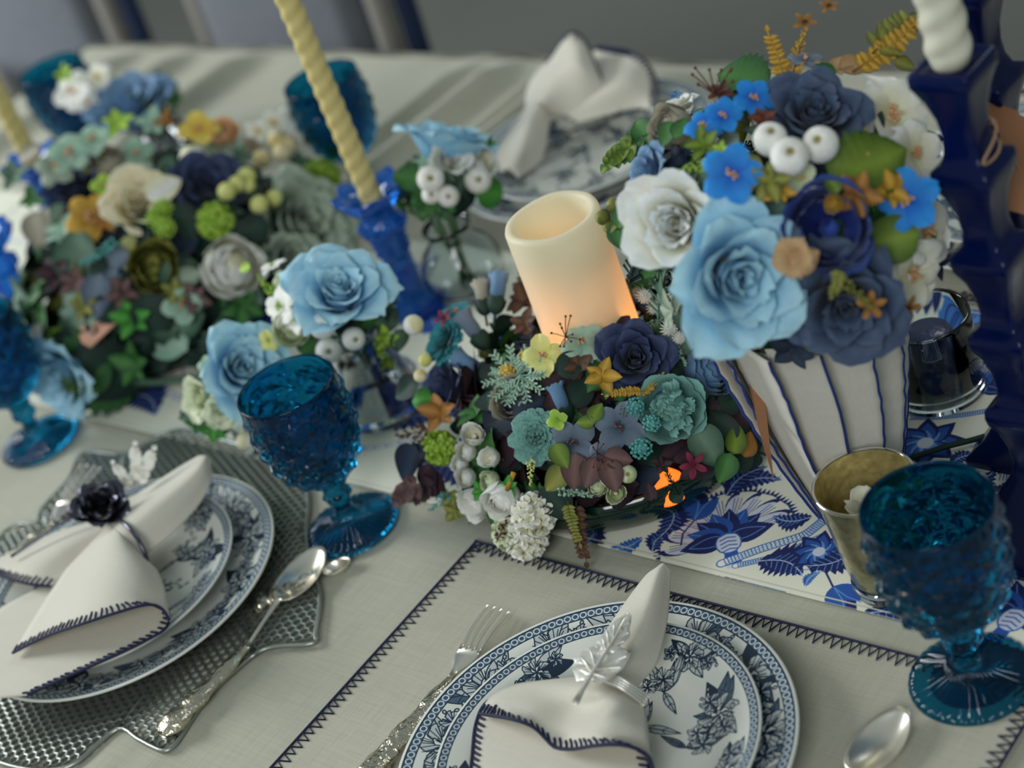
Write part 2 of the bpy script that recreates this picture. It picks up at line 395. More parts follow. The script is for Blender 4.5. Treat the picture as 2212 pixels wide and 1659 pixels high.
# floral runner
RV0, RV1, RU0, RU1=.772, 1.131, -2.2, -.1
NAVY=(20, 34, 92); ROY=(38, 84, 165); MID=(96, 146, 205); LAV=(205, 208, 222)
C=Canvas(3400, 582, (226, 226, 208), RU0, RV0, RU1, RV1); random.seed(3)
def uv(px, py): return uvof(at(px, py))
def fan(c, R, a):
    for k in range(9):
        b=a+(k-4)*.36; t=np.linspace(0, PI, 9); P=[(.3, -.02)]+[(.72-.3*math.cos(x), .17*math.sin(x)) for x in t]+[(.3, .02)]
        for s, col in ((1.06, NAVY), (.97, LAV)): C.fill(rot2(P, b, c, R*s), col)
        for h in (-.06, 0, .06): C.line(rot2([(.45, h*.5), (.9, h)], b, c, R), .0008, (90, 100, 150))
        for h in range(5): q=rot2([(1.05, -.16+.08*h)], b, c, R)[0]; C.fill(rot2([(0, -.04), (.12, 0), (0, .04)], b, q, R), NAVY)
    for k in range(6):
        b=a+(k-2.5)*.42; C.fill(rot2(leaf2(9, .3), b, c, R*.68), ROY if k%2 else NAVY); C.line(rot2([(.1, 0), (.6, 0)], b, c, R), .001, MID)
    for k in (-1, 1): C.fill(rot2(leaf2(9, .32), a+PI*.5*k, c, R*.75), NAVY); C.line(rot2(leaf2(9, .2), a+PI*.5*k, c, R*.6), .001, MID)
    t=np.linspace(0, 2*PI, 15); E=np.stack([-.12+.24*np.cos(t), .2*np.sin(t)], 1); C.fill(rot2(E, a, c, R), LAV); C.line(rot2(E, a, c, R), .0011, ROY)
    for k in range(5): C.line(rot2([(-.3+.09*k, -.12), (-.26+.09*k, 0), (-.3+.09*k, .12)], a, c, R), .0011, ROY)
    C.fill(rot2([(-.34, -.1), (-.62, -.13), (-.62, .13), (-.34, .1)], a, c, R), ROY); C.fill(rot2([(-.62, -.13), (-.7, -.1), (-.7, .1), (-.62, .13)], a, c, R), LAV)
def sleaf(c, L, a, w=.3, fill=NAVY):
    n=19; t=np.linspace(0, 1, n); y=w*np.sin(PI*t**.8)*(1+.22*((np.arange(n)%2)*2-1)); bend=.18*np.sin(PI*t)
    P=np.concatenate([np.stack([t, y+bend], 1), np.stack([t[::-1], (-y*.8+bend)[::-1]], 1)]); C.fill(rot2(P, a, c, L), fill)
    C.line(rot2(np.stack([t, bend], 1), a, c, L), .0011, LAV)
    for k in range(2, n-2, 2):
        for s in (-1, 1): C.line(rot2([(t[k], bend[k]), (t[k]+.1, bend[k]+s*w*.6*math.sin(PI*t[k]))], a, c, L), .0008, MID)
def vine(pts, w=.004):
    pts=np.asarray(pts, float); k=len(pts); tt=np.linspace(0, k-1, 34); X=np.stack([np.interp(tt, range(k), pts[:, i]) for i in (0, 1)], 1)
    for _ in range(4): X[1:-1]=(X[:-2]+X[2:]+2*X[1:-1])/4
    C.line(X, w*1.5, ROY); C.line(X, w*1.2, (232, 230, 222))
    for i in range(1, 33):
        d=X[i+1]-X[i-1] if i<33 else X[i]-X[i-1]; d=d/max(1e-9, np.hypot(*d)); n=np.array([-d[1], d[0]])*w*.6; C.line([X[i]-n, X[i]+n], .0007, ROY); C.line([X[i]-n, X[i]+n+d*w*1.2], .0006, MID)
def tulip(c, L, a):
    for k, col in ((0, NAVY), (-1, ROY), (1, ROY)): C.fill(rot2(leaf2(9, .26), a+.38*k, c, L), col)
    for k in (-1, 1): C.line(rot2([(.05, 0), (.5, .06*k), (.85, .2*k)], a, c, L), .001, MID)
    C.line(rot2([(0, 0), (-.5, .12), (-.9, .02)], a, c, L), .0014, NAVY)
def carn(c, R, a):
    for k in range(11):
        b=a+(k-5)*.3; P=[(0, 0), (.6, -.18), (1, -.2), (.9, -.1), (1.05, -.04), (.92, .03), (1.05, .1), (.9, .16), (1, .22), (.6, .18)]; C.fill(rot2(P, b, c, R*(1 if k%2 else .86)), ROY if k%2 else (60, 118, 195))
        C.line(rot2([(.2, 0), (.8, 0)], b, c, R), .001, NAVY)
    for k in range(9): q=rot2([(.35*random.random()+.1, .3*(random.random()-.5))], a, c, R)[0]; t=np.linspace(0, 2*PI, 8); C.line(rot2(np.stack([np.cos(t), np.sin(t)], 1), 0, q, R*.08), .0009, MID)
def bloom(c, R, a):
    for k in range(8):
        for s, col in ((1, NAVY), (.8, ROY), (.5, MID)): C.fill(rot2(leaf2(9, .32), a+k*PI/4, c, R*s), col)
    t=np.linspace(0, 2*PI, 10); C.fill(rot2(np.stack([np.cos(t), np.sin(t)], 1), 0, c, R*.22), LAV)
def motif_set(o, s=1):
    T=lambda x, y: (o[0]+x, o[1]+y)
    vine([T(-.05, .17), T(.03, .05), T(.1, .04), T(.17, .09), T(.25, .05), T(.33, .07)]); vine([T(.02, .3), T(.1, .25), T(.2, .27), T(.3, .2), T(.4, .25)])
    fan(T(.03, .12), .05, 1.9); carn(T(.24, .21), .045, .5); fan(T(.35, .3), .045, -.9); bloom(T(.14, .31), .035, .3)
    for (x, y, a, L) in ((.1, .075, .5, .075), (.17, .04, -.2, .08), (.29, .1, 1.3, .07), (.06, .22, 2.3, .08), (.19, .16, 3.6, .075), (.3, .03, .2, .07), (.38, .16, 1.8, .08), (.0, .02, .4, .06)): sleaf(T(x, y), L, a, .3, NAVY if random.random()<.5 else ROY)
    for (x, y, a) in ((.08, .13, .9), (.21, .115, 2.1), (.13, .2, 1.2), (.32, .17, 4), (.27, .3, .4), (.41, .06, 2.6), (.06, .3, 5)): tulip(T(x, y), .034, a)
for k in range(4): motif_set((RU0+.02+.44*k, RV0))
motif_set((-.50, RV0)); motif_set((-.2, RV0))
# the part nearest the camera follows the photograph
uN=(-.95-RU0)*C.kx; C.a[:, int(uN):int((-.50-RU0)*C.kx)]=np.array((226, 226, 208), np.float32)/255
vine([(-.93, 1.05), (-.85, 1.09), (-.75, 1.06), (-.66, 1.10), (-.55, 1.06), (-.50, 1.09)]); vine([(-.95, .93), (-.88, .98), (-.80, .99)])
for u, v, r in ((-.90, .955, .04), (-.62, .97, .045), (-.83, 1.085, .03)): fan((u, v), r, u*20)
for u, v in ((-.88, 1.02), (-.78, 1.10), (-.70, 1.09), (-.58, 1.02), (-.66, .90), (-.56, .89), (-.92, .86), (-.53, .96)): sleaf((u, v), .06, u*40)
def dirang(p, q): a, b=uv(*p), uv(*q); return math.atan2(b[1]-a[1], b[0]-a[0])
def lenm(p, q): return (at(*p)-at(*q)).length
fan(uv(1572, 1165), .052, dirang((1580, 1190), (1560, 1110))); vine([uv(1560, 1220), uv(1640, 1190), uv(1740, 1160), uv(1790, 1120)], .006); vine([uv(1590, 1225), uv(1680, 1205), uv(1780, 1160)], .004)
sleaf(uv(1640, 1215), lenm((1640, 1215), (1735, 1245)), dirang((1640, 1215), (1735, 1245)), .45); sleaf(uv(1740, 1270), lenm((1740, 1270), (1775, 1238)), dirang((1740, 1270), (1775, 1238)), .25, ROY)
sleaf(uv(1755, 1120), lenm((1755, 1120), (1670, 1118)), dirang((1755, 1120), (1670, 1118)), .32); bloom(uv(1770, 1195), .024, .3); tulip(uv(1500, 1128), .032, dirang((1500, 1140), (1515, 1110)))
sleaf(uv(1410, 1195), .03, dirang((1410, 1195), (1440, 1160))); sleaf(uv(1390, 1165), .03, dirang((1390, 1165), (1340, 1180)), .3, ROY); tulip(uv(1800, 1270), .034, dirang((1800, 1270), (1830, 1300)))
for p, q in (((1580, 1060), (1690, 1040)), ((1570, 1075), (1660, 1010))): sleaf(uv(*p), lenm(p, q), dirang(p, q), .3)
carn(uv(2040, 745), .032, dirang((2010, 745), (2075, 735))); carn(uv(2085, 705), .03, 1.0); tulip(uv(2040, 815), .04, dirang((2020, 830), (2080, 800))); fan(uv(2120, 840), .032, 1.5)
vine([uv(1965, 905), uv(2020, 905), uv(2080, 900), uv(2140, 890)], .004); bloom(uv(2000, 960), .032, .4); sleaf(uv(2060, 880), .03, dirang((2060, 880), (2085, 845)))
for p, q in (((2120, 965), (2160, 1030)), ((2050, 1010), (2120, 985)), ((1990, 1030), (2060, 1050)), ((1900, 1290), (1970, 1330)), ((2140, 1330), (2190, 1290))): sleaf(uv(*p), lenm(p, q), dirang(p, q), .3); 
fan(uv(2200, 1330), .05, 1.4); bloom(uv(1930, 1200), .03, 1); bloom(uv(1960, 1350), .022, 1); sleaf(uv(1860, 1330), .05, 0); fan(uv(2150, 1150), .045, .5); bloom(uv(1850, 900), .035, 1)
for p in ((1300, 1130), (1450, 1090), (1860, 1180), (2180, 1230), (2120, 1100)): sleaf(uv(*p), .045, random.random()*6)
for k in (-1, 1): C.line([(RU0, RV0+.004 if k<0 else RV1-.004), (RU1, RV0+.004 if k<0 else RV1-.004)], .0016, (200, 200, 182))
mt=image_mat('runner_print', C.image('runner_print'), rough=.8)
g=cloth_rect(RU0, RU1, RV0, RV1, .0004, .0012, 80, 16)
g.t=[((p.dot(EX)-RU0)/(RU1-RU0), (p.dot(EY)-RV0)/(RV1-RV0)) for p in map(Vector, g.v)]
o=obj('table_runner', g, mt, base=tb(-1.2, .95)); tag(o, 'cream table runner printed with blue flowers and vines along the middle of the table', 'table runner')

# ------------------------------------------------------------------ openwork metal placemat
PB=Vector((-.389, 1.3673, TZ)); M_silver=M('brushed_pewter', (158, 164, 156), rough=.36, metal=.85, var=.08)
out_px=[(553, 1417), (595, 1401), (677, 1394), (684, 1370), (693, 1289), (672, 1220), (664, 1150), (668, 1090), (655, 1045), (600, 1000), (549, 975), (470, 950), (389, 934), (330, 955), (270, 985), (183, 982), (150, 1040), (92, 1104), (80, 1135), (13, 1152)]
ol=[at(*p) for p in out_px]
ol+=[PB+Vector((.185*math.cos(a), .185*math.sin(a), 0))*k for a, k in ((2.75, 1.06), (2.95, .98), (3.2, 1.08), (3.45, .98), (3.7, 1.1), (3.9, 1.0))]
ol+=[at(*p) for p in [(-70, 1600), (-20, 1640), (40, 1662), (110, 1668), (170, 1650), (255, 1579), (300, 1600), (332, 1617), (360, 1626), (385, 1607), (420, 1554), (455, 1505), (494, 1467)]]
poly=np.array([(p.x, p.y) for p in ol])
def inside(x, y):
    r=False; n=len(poly)
    for i in range(n):
        (xa, ya), (xb, yb)=poly[i], poly[(i+1)%n]
        if (ya>y)!=(yb>y) and x<xa+(y-ya)*(xb-xa)/(yb-ya): r=not r
    return r
def edged(x, y):
    a=poly; b=np.roll(poly, -1, 0); d=b-a; t=np.clip(((x-a[:, 0])*d[:, 0]+(y-a[:, 1])*d[:, 1])/((d**2).sum(1)+1e-12), 0, 1); return np.hypot(x-a[:, 0]-t*d[:, 0], y-a[:, 1]-t*d[:, 1]).min()
t=thing('metal_placemat', 'pewter openwork placemat with leafy outline and honeycomb mesh under the left place setting', 'placemat', PB)
g=G(); s=.0048; z0=TZ+.0004; h=.0030
cs, sn=[math.cos(PI/3*k+.3) for k in range(6)], [math.sin(PI/3*k+.3) for k in range(6)]
ca, sa=math.cos(.3+PI/6), math.sin(.3+PI/6)
for i in range(-48, 49):
    for j in range(-48, 49):
        X0=s*1.732*(i+.5*(j%2)); Y0=s*1.5*j; x=PB.x+X0*ca-Y0*sa; y=PB.y+X0*sa+Y0*ca
        if math.hypot(x-PB.x, y-PB.y)<.05 or not inside(x, y) or edged(x, y)<.0035: continue
        ro, ri=s*1.0, s*.70
        O=[(x+ro*cs[k]*.99, y+ro*sn[k]*.99, z0+h) for k in range(6)]; I=[(x+ri*cs[k], y+ri*sn[k], z0+h*.9) for k in range(6)]; B=[(a, b, z0) for a, b, c in I]
        f=[]
        for k in range(6):
            n=(k+1)%6; f+=[(k, n, 6+n, 6+k), (6+k, 6+n, 12+n, 12+k)]
        g.add(O+I+B, f)
obj('honeycomb_mesh', g, M_silver, t, PB, smooth=False, kind='stuff')
g=G(); n=len(ol); sm=[]
for i in range(n):
    p0, p1, p2, p3=[ol[(i+k-1)%n] for k in range(4)]
    for k in range(4):
        x=k/4; sm.append(.5*((2*p1)+(p2-p0)*x+(2*p0-5*p1+4*p2-p3)*x*x+(3*p1-p0-3*p2+p3)*x**3)+Vector((0, 0, .0022)))
g.tube(sm+[sm[0]], .0022, 6); obj('border', g, M_silver, t, PB)
for a, b in (((553, 1417), (430, 1270)), ((255, 1579), (330, 1440)), ((170, 1490), (60, 1400)), ((664, 1150), (520, 1180)), ((549, 975), (480, 1090)), ((270, 985), (300, 1100)), ((92, 1104), (180, 1180))):
    pa, pb=at(*a), at(*b); md=(pa+pb)/2+(pb-pa).cross(Vector((0, 0, 1)))*.12
    obj('vein', G().tube([x+Vector((0, 0, .0024)) for x in (pa, (pa+md)/2+(md-pa)*.1, md, (pb+md)/2, pb)], .0016, 6), M_silver, t, PB)

# ------------------------------------------------------------------ plates
def plate_mesh(R, name):
    k=R/.147; pr=[(0, .0040), (.55*R, .0040), (.60*R, 0), (.63*R, 0), (.66*R, .0045), (.75*R, .009), (.975*R, .0195), (.996*R, .0215), (R, .0228), (.993*R, .0240), (.975*R, .0232), (.94*R, .0222), (.76*R, .0128), (.69*R, .0088), (.62*R, .0076), (.3*R, .0074), (0, .0074)]
    g=G().lathe([(r, z*k**.0) for r, z in pr], 96); g.t=[(.5+.5*x/R, .5+.5*y/R) for x, y, z in g.v]; return g.mesh(name)
IMG_O, IMG_I=plate_image('charger_transfer_print', False), plate_image('dinner_transfer_print', True)
M_pl=image_mat('toile_charger_glaze', IMG_O, .10, .3); M_pi=image_mat('toile_plate_glaze', IMG_I, .10, .3)
ME_o=plate_mesh(.147, 'dinner_plate'); ME_i=plate_mesh(.1185, 'salad_plate')
GP='blue and white transfer printed plates'
def plates(loc, rz, lab, d2=(0, 0), k=1.0):
    o=obj('dinner_plate', ME_o, M_pl); o.location=loc; o.rotation_euler=(0, 0, rz); o.scale=(k,)*3; tag(o, 'wide blue floral dinner plate, '+lab, 'plate', GP)
    i=obj('salad_plate', ME_i, M_pi); i.location=loc+Vector((d2[0], d2[1], .0079*k)); i.rotation_euler=(0, 0, rz+.5); i.scale=(k,)*3; tag(i, 'blue floral salad plate stacked on the wide plate, '+lab, 'plate', GP)
    return o, i
plates(Vector((-.0432, .9377, TZ+.0018)), 1.1, 'nearest, with the silver leaf napkin', (.0035, -.004))
plates(Vector((-.3860, 1.353, TZ+.0030)), 2.4, 'on the pewter mat at left', (-.008, .0), .985)
plates(tb(-1.275, 1.30, .0024), .6, 'far side behind the pillar candle')
plates(tb(-.75, 1.30, .0024), 1.6, 'far right behind the tall navy candlestick')
# ------------------------------------------------------------------ glass goblets
M_teal=M('teal_glass', (24, 128, 172), rough=.04, trn=.98, ior=1.28)
def goblet_mesh():
    H0=.160; n=180
    bowl=[(.010, .058), (.016, .0585), (.024, .063), (.0315, .071), (.0375, .081), (.0415, .092), (.0440, .104), (.0455, .117), (.0456, .130), (.0448, .143), (.0440, .152), (.0437, .156)]
    P=[]
    for (a, b) in zip(bowl[:-1], bowl[1:]):
        for k in range(5): P.append((a[0]+(b[0]-a[0])*k/5, a[1]+(b[1]-a[1])*k/5))
    P.append(bowl[-1])
    foot=[(0, .0035), (.034, .0010), (.0415, 0), (.0432, .0018), (.0425, .0042), (.038, .0062), (.028, .0095), (.018, .0125), (.0115, .0165), (.0088, .022), (.0078, .029), (.0085, .033), (.0118, .036), (.0135, .0395), (.0118, .043), (.0098, .045), (.0108, .048), (.0125, .0505), (.0105, .054)]
    rim=[(.0436, .159), (.0428, .1602), (.0418, .159)]
    inn=[(.0414, .15), (.0424, .13), (.0418, .112), (.039, .097), (.033, .083), (.024, .072), (.012, .0665), (0, .065)]
    prof=foot+P+rim+inn; nf, nb=len(foot), len(P)
    def fn(an, r, z, j):
        if nf<=j<nf+nb and .060<z<.149:
            d=11; s=(z-.06)/.0095*.5
            A=an*d/(2*PI)+s; B=an*d/(2*PI)-s; fa=abs((A%1)-.5)*2; fb=abs((B%1)-.5)*2
            e=min(1, (.149-z)/.006, (z-.060)/.006); return r-.0008*e+.0038*e*(1-max(fa, fb)), z
        if 4<=j<=7: return r, z+.0013*math.cos(36*an)*(1 if j>4 else .5)
        if 11<=j<=17: return r*(1+.05*math.cos(8*an)), z
        return r, z
    me=G().lathe(prof, n, fn).mesh('goblet'); k=len(prof)-1
    me.polygons.foreach_set('use_smooth', [not (nf<=i%k<nf+nb-6) for i in range(len(me.polygons))]); return me
ME_gob=goblet_mesh(); GG='teal quilted glass goblets'
for (p, rz, lab) in ((at(763.9, 1138.1), 0, 'teal blue quilted glass goblet standing behind the spoon, in front of the small bouquet'), (tb(-.5395, .737), .3, 'teal blue quilted glass goblet at right in front of the mercury glass votive'),
                     (at(88, 955), .7, 'teal blue quilted glass goblet at the left edge beside the lying bouquet'), (Vector((*at(692, 172, .16).to_2d(), TZ+.002)), .2, 'blurred teal glass goblet behind the round arrangement, beyond the yellow taper'), (Vector((*at(108, 150, .16).to_2d(), TZ+.002)), .5, 'blurred teal glass goblet at the far left corner of the table')):
    o=obj('goblet', ME_gob, M_teal); o.location=p; o.rotation_euler=(0, 0, rz); tag(o, lab, 'goblet', GG)

# ------------------------------------------------------------------ blue glass candlesticks with twisted tapers
M_cob=M('cobalt_glass', (44, 122, 226), rough=.06, trn=.75, ior=1.4)
def crystal_mesh():
    prof=[(0, .002), (.027, 0), (.0295, .003), (.0275, .008), (.021, .014), (.0165, .022), (.0145, .032), (.0142, .060), (.0150, .072), (.0188, .076), (.0148, .080), (.0192, .084), (.0148, .088), (.0198, .092), (.0152, .096), (.0245, .102), (.0255, .110), (.0185, .116), (.0165, .121), (.0205, .126), (.027, .131), (.0345, .139), (.0372, .146), (.0362, .1485), (.028, .1435), (.0135, .140), (.0122, .128), (0, .127)]
    def fn(an, r, z, j):
        if 20<=j<=23: return r*(1+.06*math.cos(8*an)), z+(.0025*math.cos(8*an) if j>=21 else 0)
        if 5<=j<=8: return r*(1+.05*math.cos(8*an)), z
        if 13<=j<=16: return r*(1+.04*math.cos(12*an)), z
        return r, z
    return G().lathe(prof, 64, fn).mesh('candlestick')
def taper_mesh(R, L, lobes, twist, amp, tipd=True):
    prof=[(0, 0), (R*.82, 0), (R*.9, .004)]+[(R, .008+(L-.03)*k/130) for k in range(131)]+[(R*.8, L-.014), (R*.4, L-.004), (0, L)]
    def fn(an, r, z, j):
        if 2<j<135: return r*(1+amp*math.cos(lobes*(an-twist*z))), z
        return r, z
    return G().lathe(prof, 36, fn).mesh('taper_candle')
M_ivory=M('ivory_wax', (222, 206, 140), rough=.45, sss=.25, tl=.15); M_whitewax=M('white_wax', (218, 216, 196), rough=.45, sss=.25, tl=.1)
ME_cs=crystal_mesh(); ME_tp=taper_mesh(.0112, .36, 2, 190, .065)
M_wick=M('wick', (40, 36, 32), rough=.9)
def crystal(p, lab, lab2):
    o=obj('glass_candlestick', ME_cs, M_cob); o.location=p; tag(o, lab, 'candlestick', 'cobalt glass candlesticks')
    q=obj('taper_candle', ME_tp, M_ivory); q.location=p+Vector((0, 0, .1275)); tag(q, lab2, 'candle', 'twisted ivory taper candles')
    w=obj('wick', G().tube([(0, 0, .355), (0, .001, .368)], .0012, 5), M_wick, q)
crystal(at(905, 668), 'cobalt blue glass candlestick between the two round flower arrangements', 'twisted ivory taper candle in the middle blue glass candlestick')
crystal(at(86, 738), 'cobalt blue glass candlestick at the left edge behind the lying bouquet', 'twisted ivory taper candle in the left-edge blue candlestick, mostly out of frame')
crystal(at(184, 560), 'cobalt blue glass candlestick at far left, half hidden behind the far flower arrangement', 'blurred twisted ivory taper candle at the far left edge')

# ------------------------------------------------------------------ navy ceramic candlesticks
M_navy=M('navy_glaze', (3, 16, 62), rough=.2, spec=.3)
pa, pb=at(1967, 190, .384), at(2085, 196, .384); CA=math.atan2(pb.y-pa.y, pb.x-pa.x)
def pagoda():
    w=.0190; prof=[(0.052, 0), (.052, .006), (.040, .018), (.030, .035), (.022, .052), (.0165, .060)]
    zs=[.124, .189, .254, .319]
    z0=.060
    for zb in zs:
        prof+=[(.0130, z0+.006), (.0118, z0+.016), (.0126, z0+.028), (.0154, z0+.042), (.0198, zb-.012), (.0207, zb-.006), (.0202, zb), (.0150, zb+.003)]; z0=zb
    prof+=[(.0124, .330), (.0115, .342), (.0124, .354), (.0158, .368), (.0195, .378), (.0208, .381), (.0208, .389), (.0195, .391), (.0180, .3905), (.0165, .388), (0, .388)]
    prof=[(0, .0)]+prof
    g=G(); P=np.zeros((24, len(prof), 3)); ct=.0012
    for j, (r, z) in enumerate(prof):
        cc=min(ct*1.6, r*.3); k=0
        ring=[]
        for q in range(4):
            a=PI/2*q; ex=Vector((math.cos(a), math.sin(a), 0)); ey=Vector((-math.sin(a), math.cos(a), 0))
            for (x, y) in ((1, -.99+cc/max(r, 1e-6)), (1, -.4), (1, 0), (1, .4), (1, .99-cc/max(r, 1e-6)), (1-.3*cc/max(r, 1e-6), 1-.3*cc/max(r, 1e-6))):
                p=ex*x*r+ey*y*r; ring.append((p.x, p.y, z))
        P[:, j]=ring
    g.grid(P, cu=True); return g.mesh('ceramic_candlestick')
ME_pg=pagoda(); ME_tw=taper_mesh(.0138, .26, 2, 180, .06); PG=Vector((.3185, .9675, TZ))
PG=at(2272, 1155)
for p, lab, lab2 in ((PG, 'tall navy glazed square candlestick with stepped flares standing at right', 'thick twisted white candle in the nearest navy candlestick'), (at(2286, 946), 'second navy square candlestick, standing behind the nearest one', None)):
    o=obj('ceramic_candlestick', ME_pg, M_navy); o.location=p+Vector((0, 0, .0018)); o.rotation_euler=(0, 0, CA); tag(o, lab, 'candlestick', 'navy ceramic candlesticks')
    if not lab2: continue
    q=obj('pillar_taper', ME_tw, M_whitewax); q.location=p+Vector((0, 0, .3895)); q.rotation_euler=(0, 0, .4); tag(q, lab2, 'candle', 'twisted white candles')
    obj('wick', G().tube([(0, 0, .255), (0, .001, .268)], .0012, 5), M_wick, q)
# kraft tag on twine round the neck
M_kraft=M('kraft_card', (150, 104, 72), rough=.85, var=.06, vscale=40); M_twine=M('jute_twine', (160, 128, 100), rough=.9)
D=(at(2105, 330, .33)-CAM).dot(cF)+.07
tagpx=[(2118, 222), (2128, 217), (2143, 224), (2158, 222), (2176, 232), (2196, 238), (2208, 252), (2225, 258), (2232, 300), (2238, 470), (2170, 452), (2138, 440), (2136, 405), (2150, 372), (2166, 340), (2160, 290)]
tp=[pt(x, y, D-.0001*(y-330)) for x, y in tagpx]
t=thing('kraft_tag', 'brown kraft paper tag hanging on twine from the nearest navy candlestick', 'tag', tp[11])
obj('card', G().slab(tp, cF, .001), M_kraft, t, t.location, smooth=False)
nk=PG+Vector((0, 0, .338)); a=[nk+Vector((math.cos(x)*math.cos(x)*.0190, math.sin(x)*.0190, -.004+.010*math.cos(x-2.3))) for x in np.linspace(0, 2*PI, 25)]
obj('twine', G().tube(a, .0011, 6), M_twine, t, t.location); obj('twine', G().tube([nk+Vector((.0205, .003, .002)), pt(2128, 282, D-.02), pt(2180, 320, D-.004), pt(2206, 372, D-.003)], .0007, 5), M_twine, t, t.location)
obj('eyelet', G().tube([pt(2186+7*math.cos(x), 424+9*math.sin(x), D-.003) for x in np.linspace(0, 2*PI, 13)], .0009, 5), M('eyelet_metal', (210, 205, 196), rough=.3, metal=1), t, t.location)

# ------------------------------------------------------------------ pillar candle glowing from inside
PC=tb(-.9507, .9066, 0)
M_shell=M('pillar_wax', (242, 238, 214), rough=.5, sss=.3, tl=.4)
R=.0402
g=G().lathe([(R-.003, .022), (R-.001, .024), (R, .03), (R, .2), (R, .2225), (R-.0012, .2255), (R-.004, .2265), (R-.0072, .2255), (R-.0082, .2225), (R-.0082, .2), (R-.0085, .180), (R-.012, .174), (0, .173)], 64, lambda an, r, z, j: (r, z+(.0006*math.sin(2*an)+.0003*math.sin(5*an+1))*(1 if 4<=j<=8 else 0)))
t=thing('pillar_candle', 'cream wax pillar candle with hollow top glowing orange low down, amid the front flowers', 'candle', PC)
obj('wax_shell', g, M_shell, t, None)
wick=obj('wick', G().tube([(0, 0, .172), (.001, 0, .184)], .0013, 5), M_wick, t)
l=bpy.data.lights.new('candle_glow', 'POINT'); l.energy=.36; l.color=(1, .36, .11); l.shadow_soft_size=.012
lo=bpy.data.objects.new('candle_glow', l); COL.objects.link(lo); lo.location=PC+Vector((0, 0, .080))

# ------------------------------------------------------------------ mercury glass votive
VP=tb(-.6355, .8034, .0018); hv=.1
M_merc=M('mercury_glass', (176, 172, 142), rough=.20, metal=.9, var=.22, vscale=130, bump=(90, .25, .002)); M_gold=M('gilded_lining', (206, 190, 130), rough=.35, metal=.7, var=.3, vscale=150, bump=(140, .3, .002)); M_clear=M('clear_glass', (236, 244, 244), rough=.02, trn=1, ior=1.45)
t=thing('votive_holder', 'mottled silver mercury glass votive cup behind the nearest goblet', 'candle holder', VP)
VS=lambda pr: G().lathe([(r, z*1.136) for r, z in pr], 56)
obj('silvered_cup', VS([(0, .010), (.0255, .0105), (.0275, .014), (.029, .022), (.0305, .034), (.0325, .054), (.0345, .073), (.0366, .0865)]), M_merc, t)
obj('thick_base', VS([(0, 0), (.024, 0), (.0275, .002), (.0285, .006), (.0285, .0098), (.027, .0102), (0, .0100)]), M_clear, t)
obj('gilded_lining', VS([(.0357, .087), (.0335, .073), (.0315, .054), (.0295, .034), (.027, .020), (.02, .016), (0, .0155)]), M_gold, t, label='gold mottled inner face')
obj('glass_rim', G().tube([(.0362*math.cos(a), .0362*math.sin(a), .0991) for a in np.linspace(0, 2*PI, 57)], .0011, 8, cap=False), M_clear, t)

# ------------------------------------------------------------------ silverware
M_silv=M('polished_silver', (238, 232, 216), rough=.28, metal=.85); M_orn=M('ornate_silver', (208, 200, 178), rough=.26, metal=1, bump=(260, .5, .003), var=.12, vscale=200, stretch=(1, 1, 1))
def sweep(st, n=12, ribs=0, wob=0):
    """st: (point, half width, half thickness); flat side up"""
    g=G(); k=len(st); P=np.zeros((k, n, 3))
    for i, (p, w, h) in enumerate(st):
        tn=(st[min(i+1, k-1)][0]-st[max(i-1, 0)][0]).normalized(); sd=tn.cross(Vector((0, 0, 1))).normalized(); up=sd.cross(tn)
        for j in range(n):
            a=2*PI*j/n; m=1+(ribs*math.cos(5*a+wob*i) if math.sin(a)>-.2 else 0)
            P[i, j]=p+sd*w*math.cos(a)*m+up*h*math.sin(a)*m
    g.grid(P, cv=True); b=0; g.f.append(tuple(range(n))[::-1]); g.f.append(tuple((k-1)*n+j for j in range(n))); return g
def along(pxs, zs, ws, hs, N):
    P=[at(x, y, z) for (x, y), z in zip(pxs, zs)]; k=len(P)-1; out=[]
    for i in range(N):
        s=i/(N-1)*k; a=min(int(s), k-1); f=s-a
        out.append((P[a].lerp(P[a+1], f), float(np.interp(s, range(k+1), ws)), float(np.interp(s, range(k+1), hs))))
    return out
def spoon_bowl(ce, ax, L, Wd, z, dep):
    g=G(); sd=Vector((0, 0, 1)).cross(ax).normalized(); top=[]; bot=[]
    for i in range(9):
        r=i/8; a=[]; b=[]
        for j in range(36):
            q=2*PI*j/36; x=math.cos(q)*r; y=math.sin(q)*r*(1-.13*math.cos(q)*r)
            p=ce+ax*(x*L)+sd*(y*Wd); hh=-dep*(1-r*r)+.003*max(0, x)*r; a.append(p+Vector((0, 0, hh))); b.append(p+Vector((0, 0, hh-.0013 if r<1 else hh-.0006)))
        top.append(a); bot.append(b)
    g.grid(top+bot[::-1], cv=True); return g
HANDLE_W=[.0030, .0044, .0074, .0080, .0064, .0078, .0098, .0108, .0104, .0090, .0118, .0132, .0105, .005]
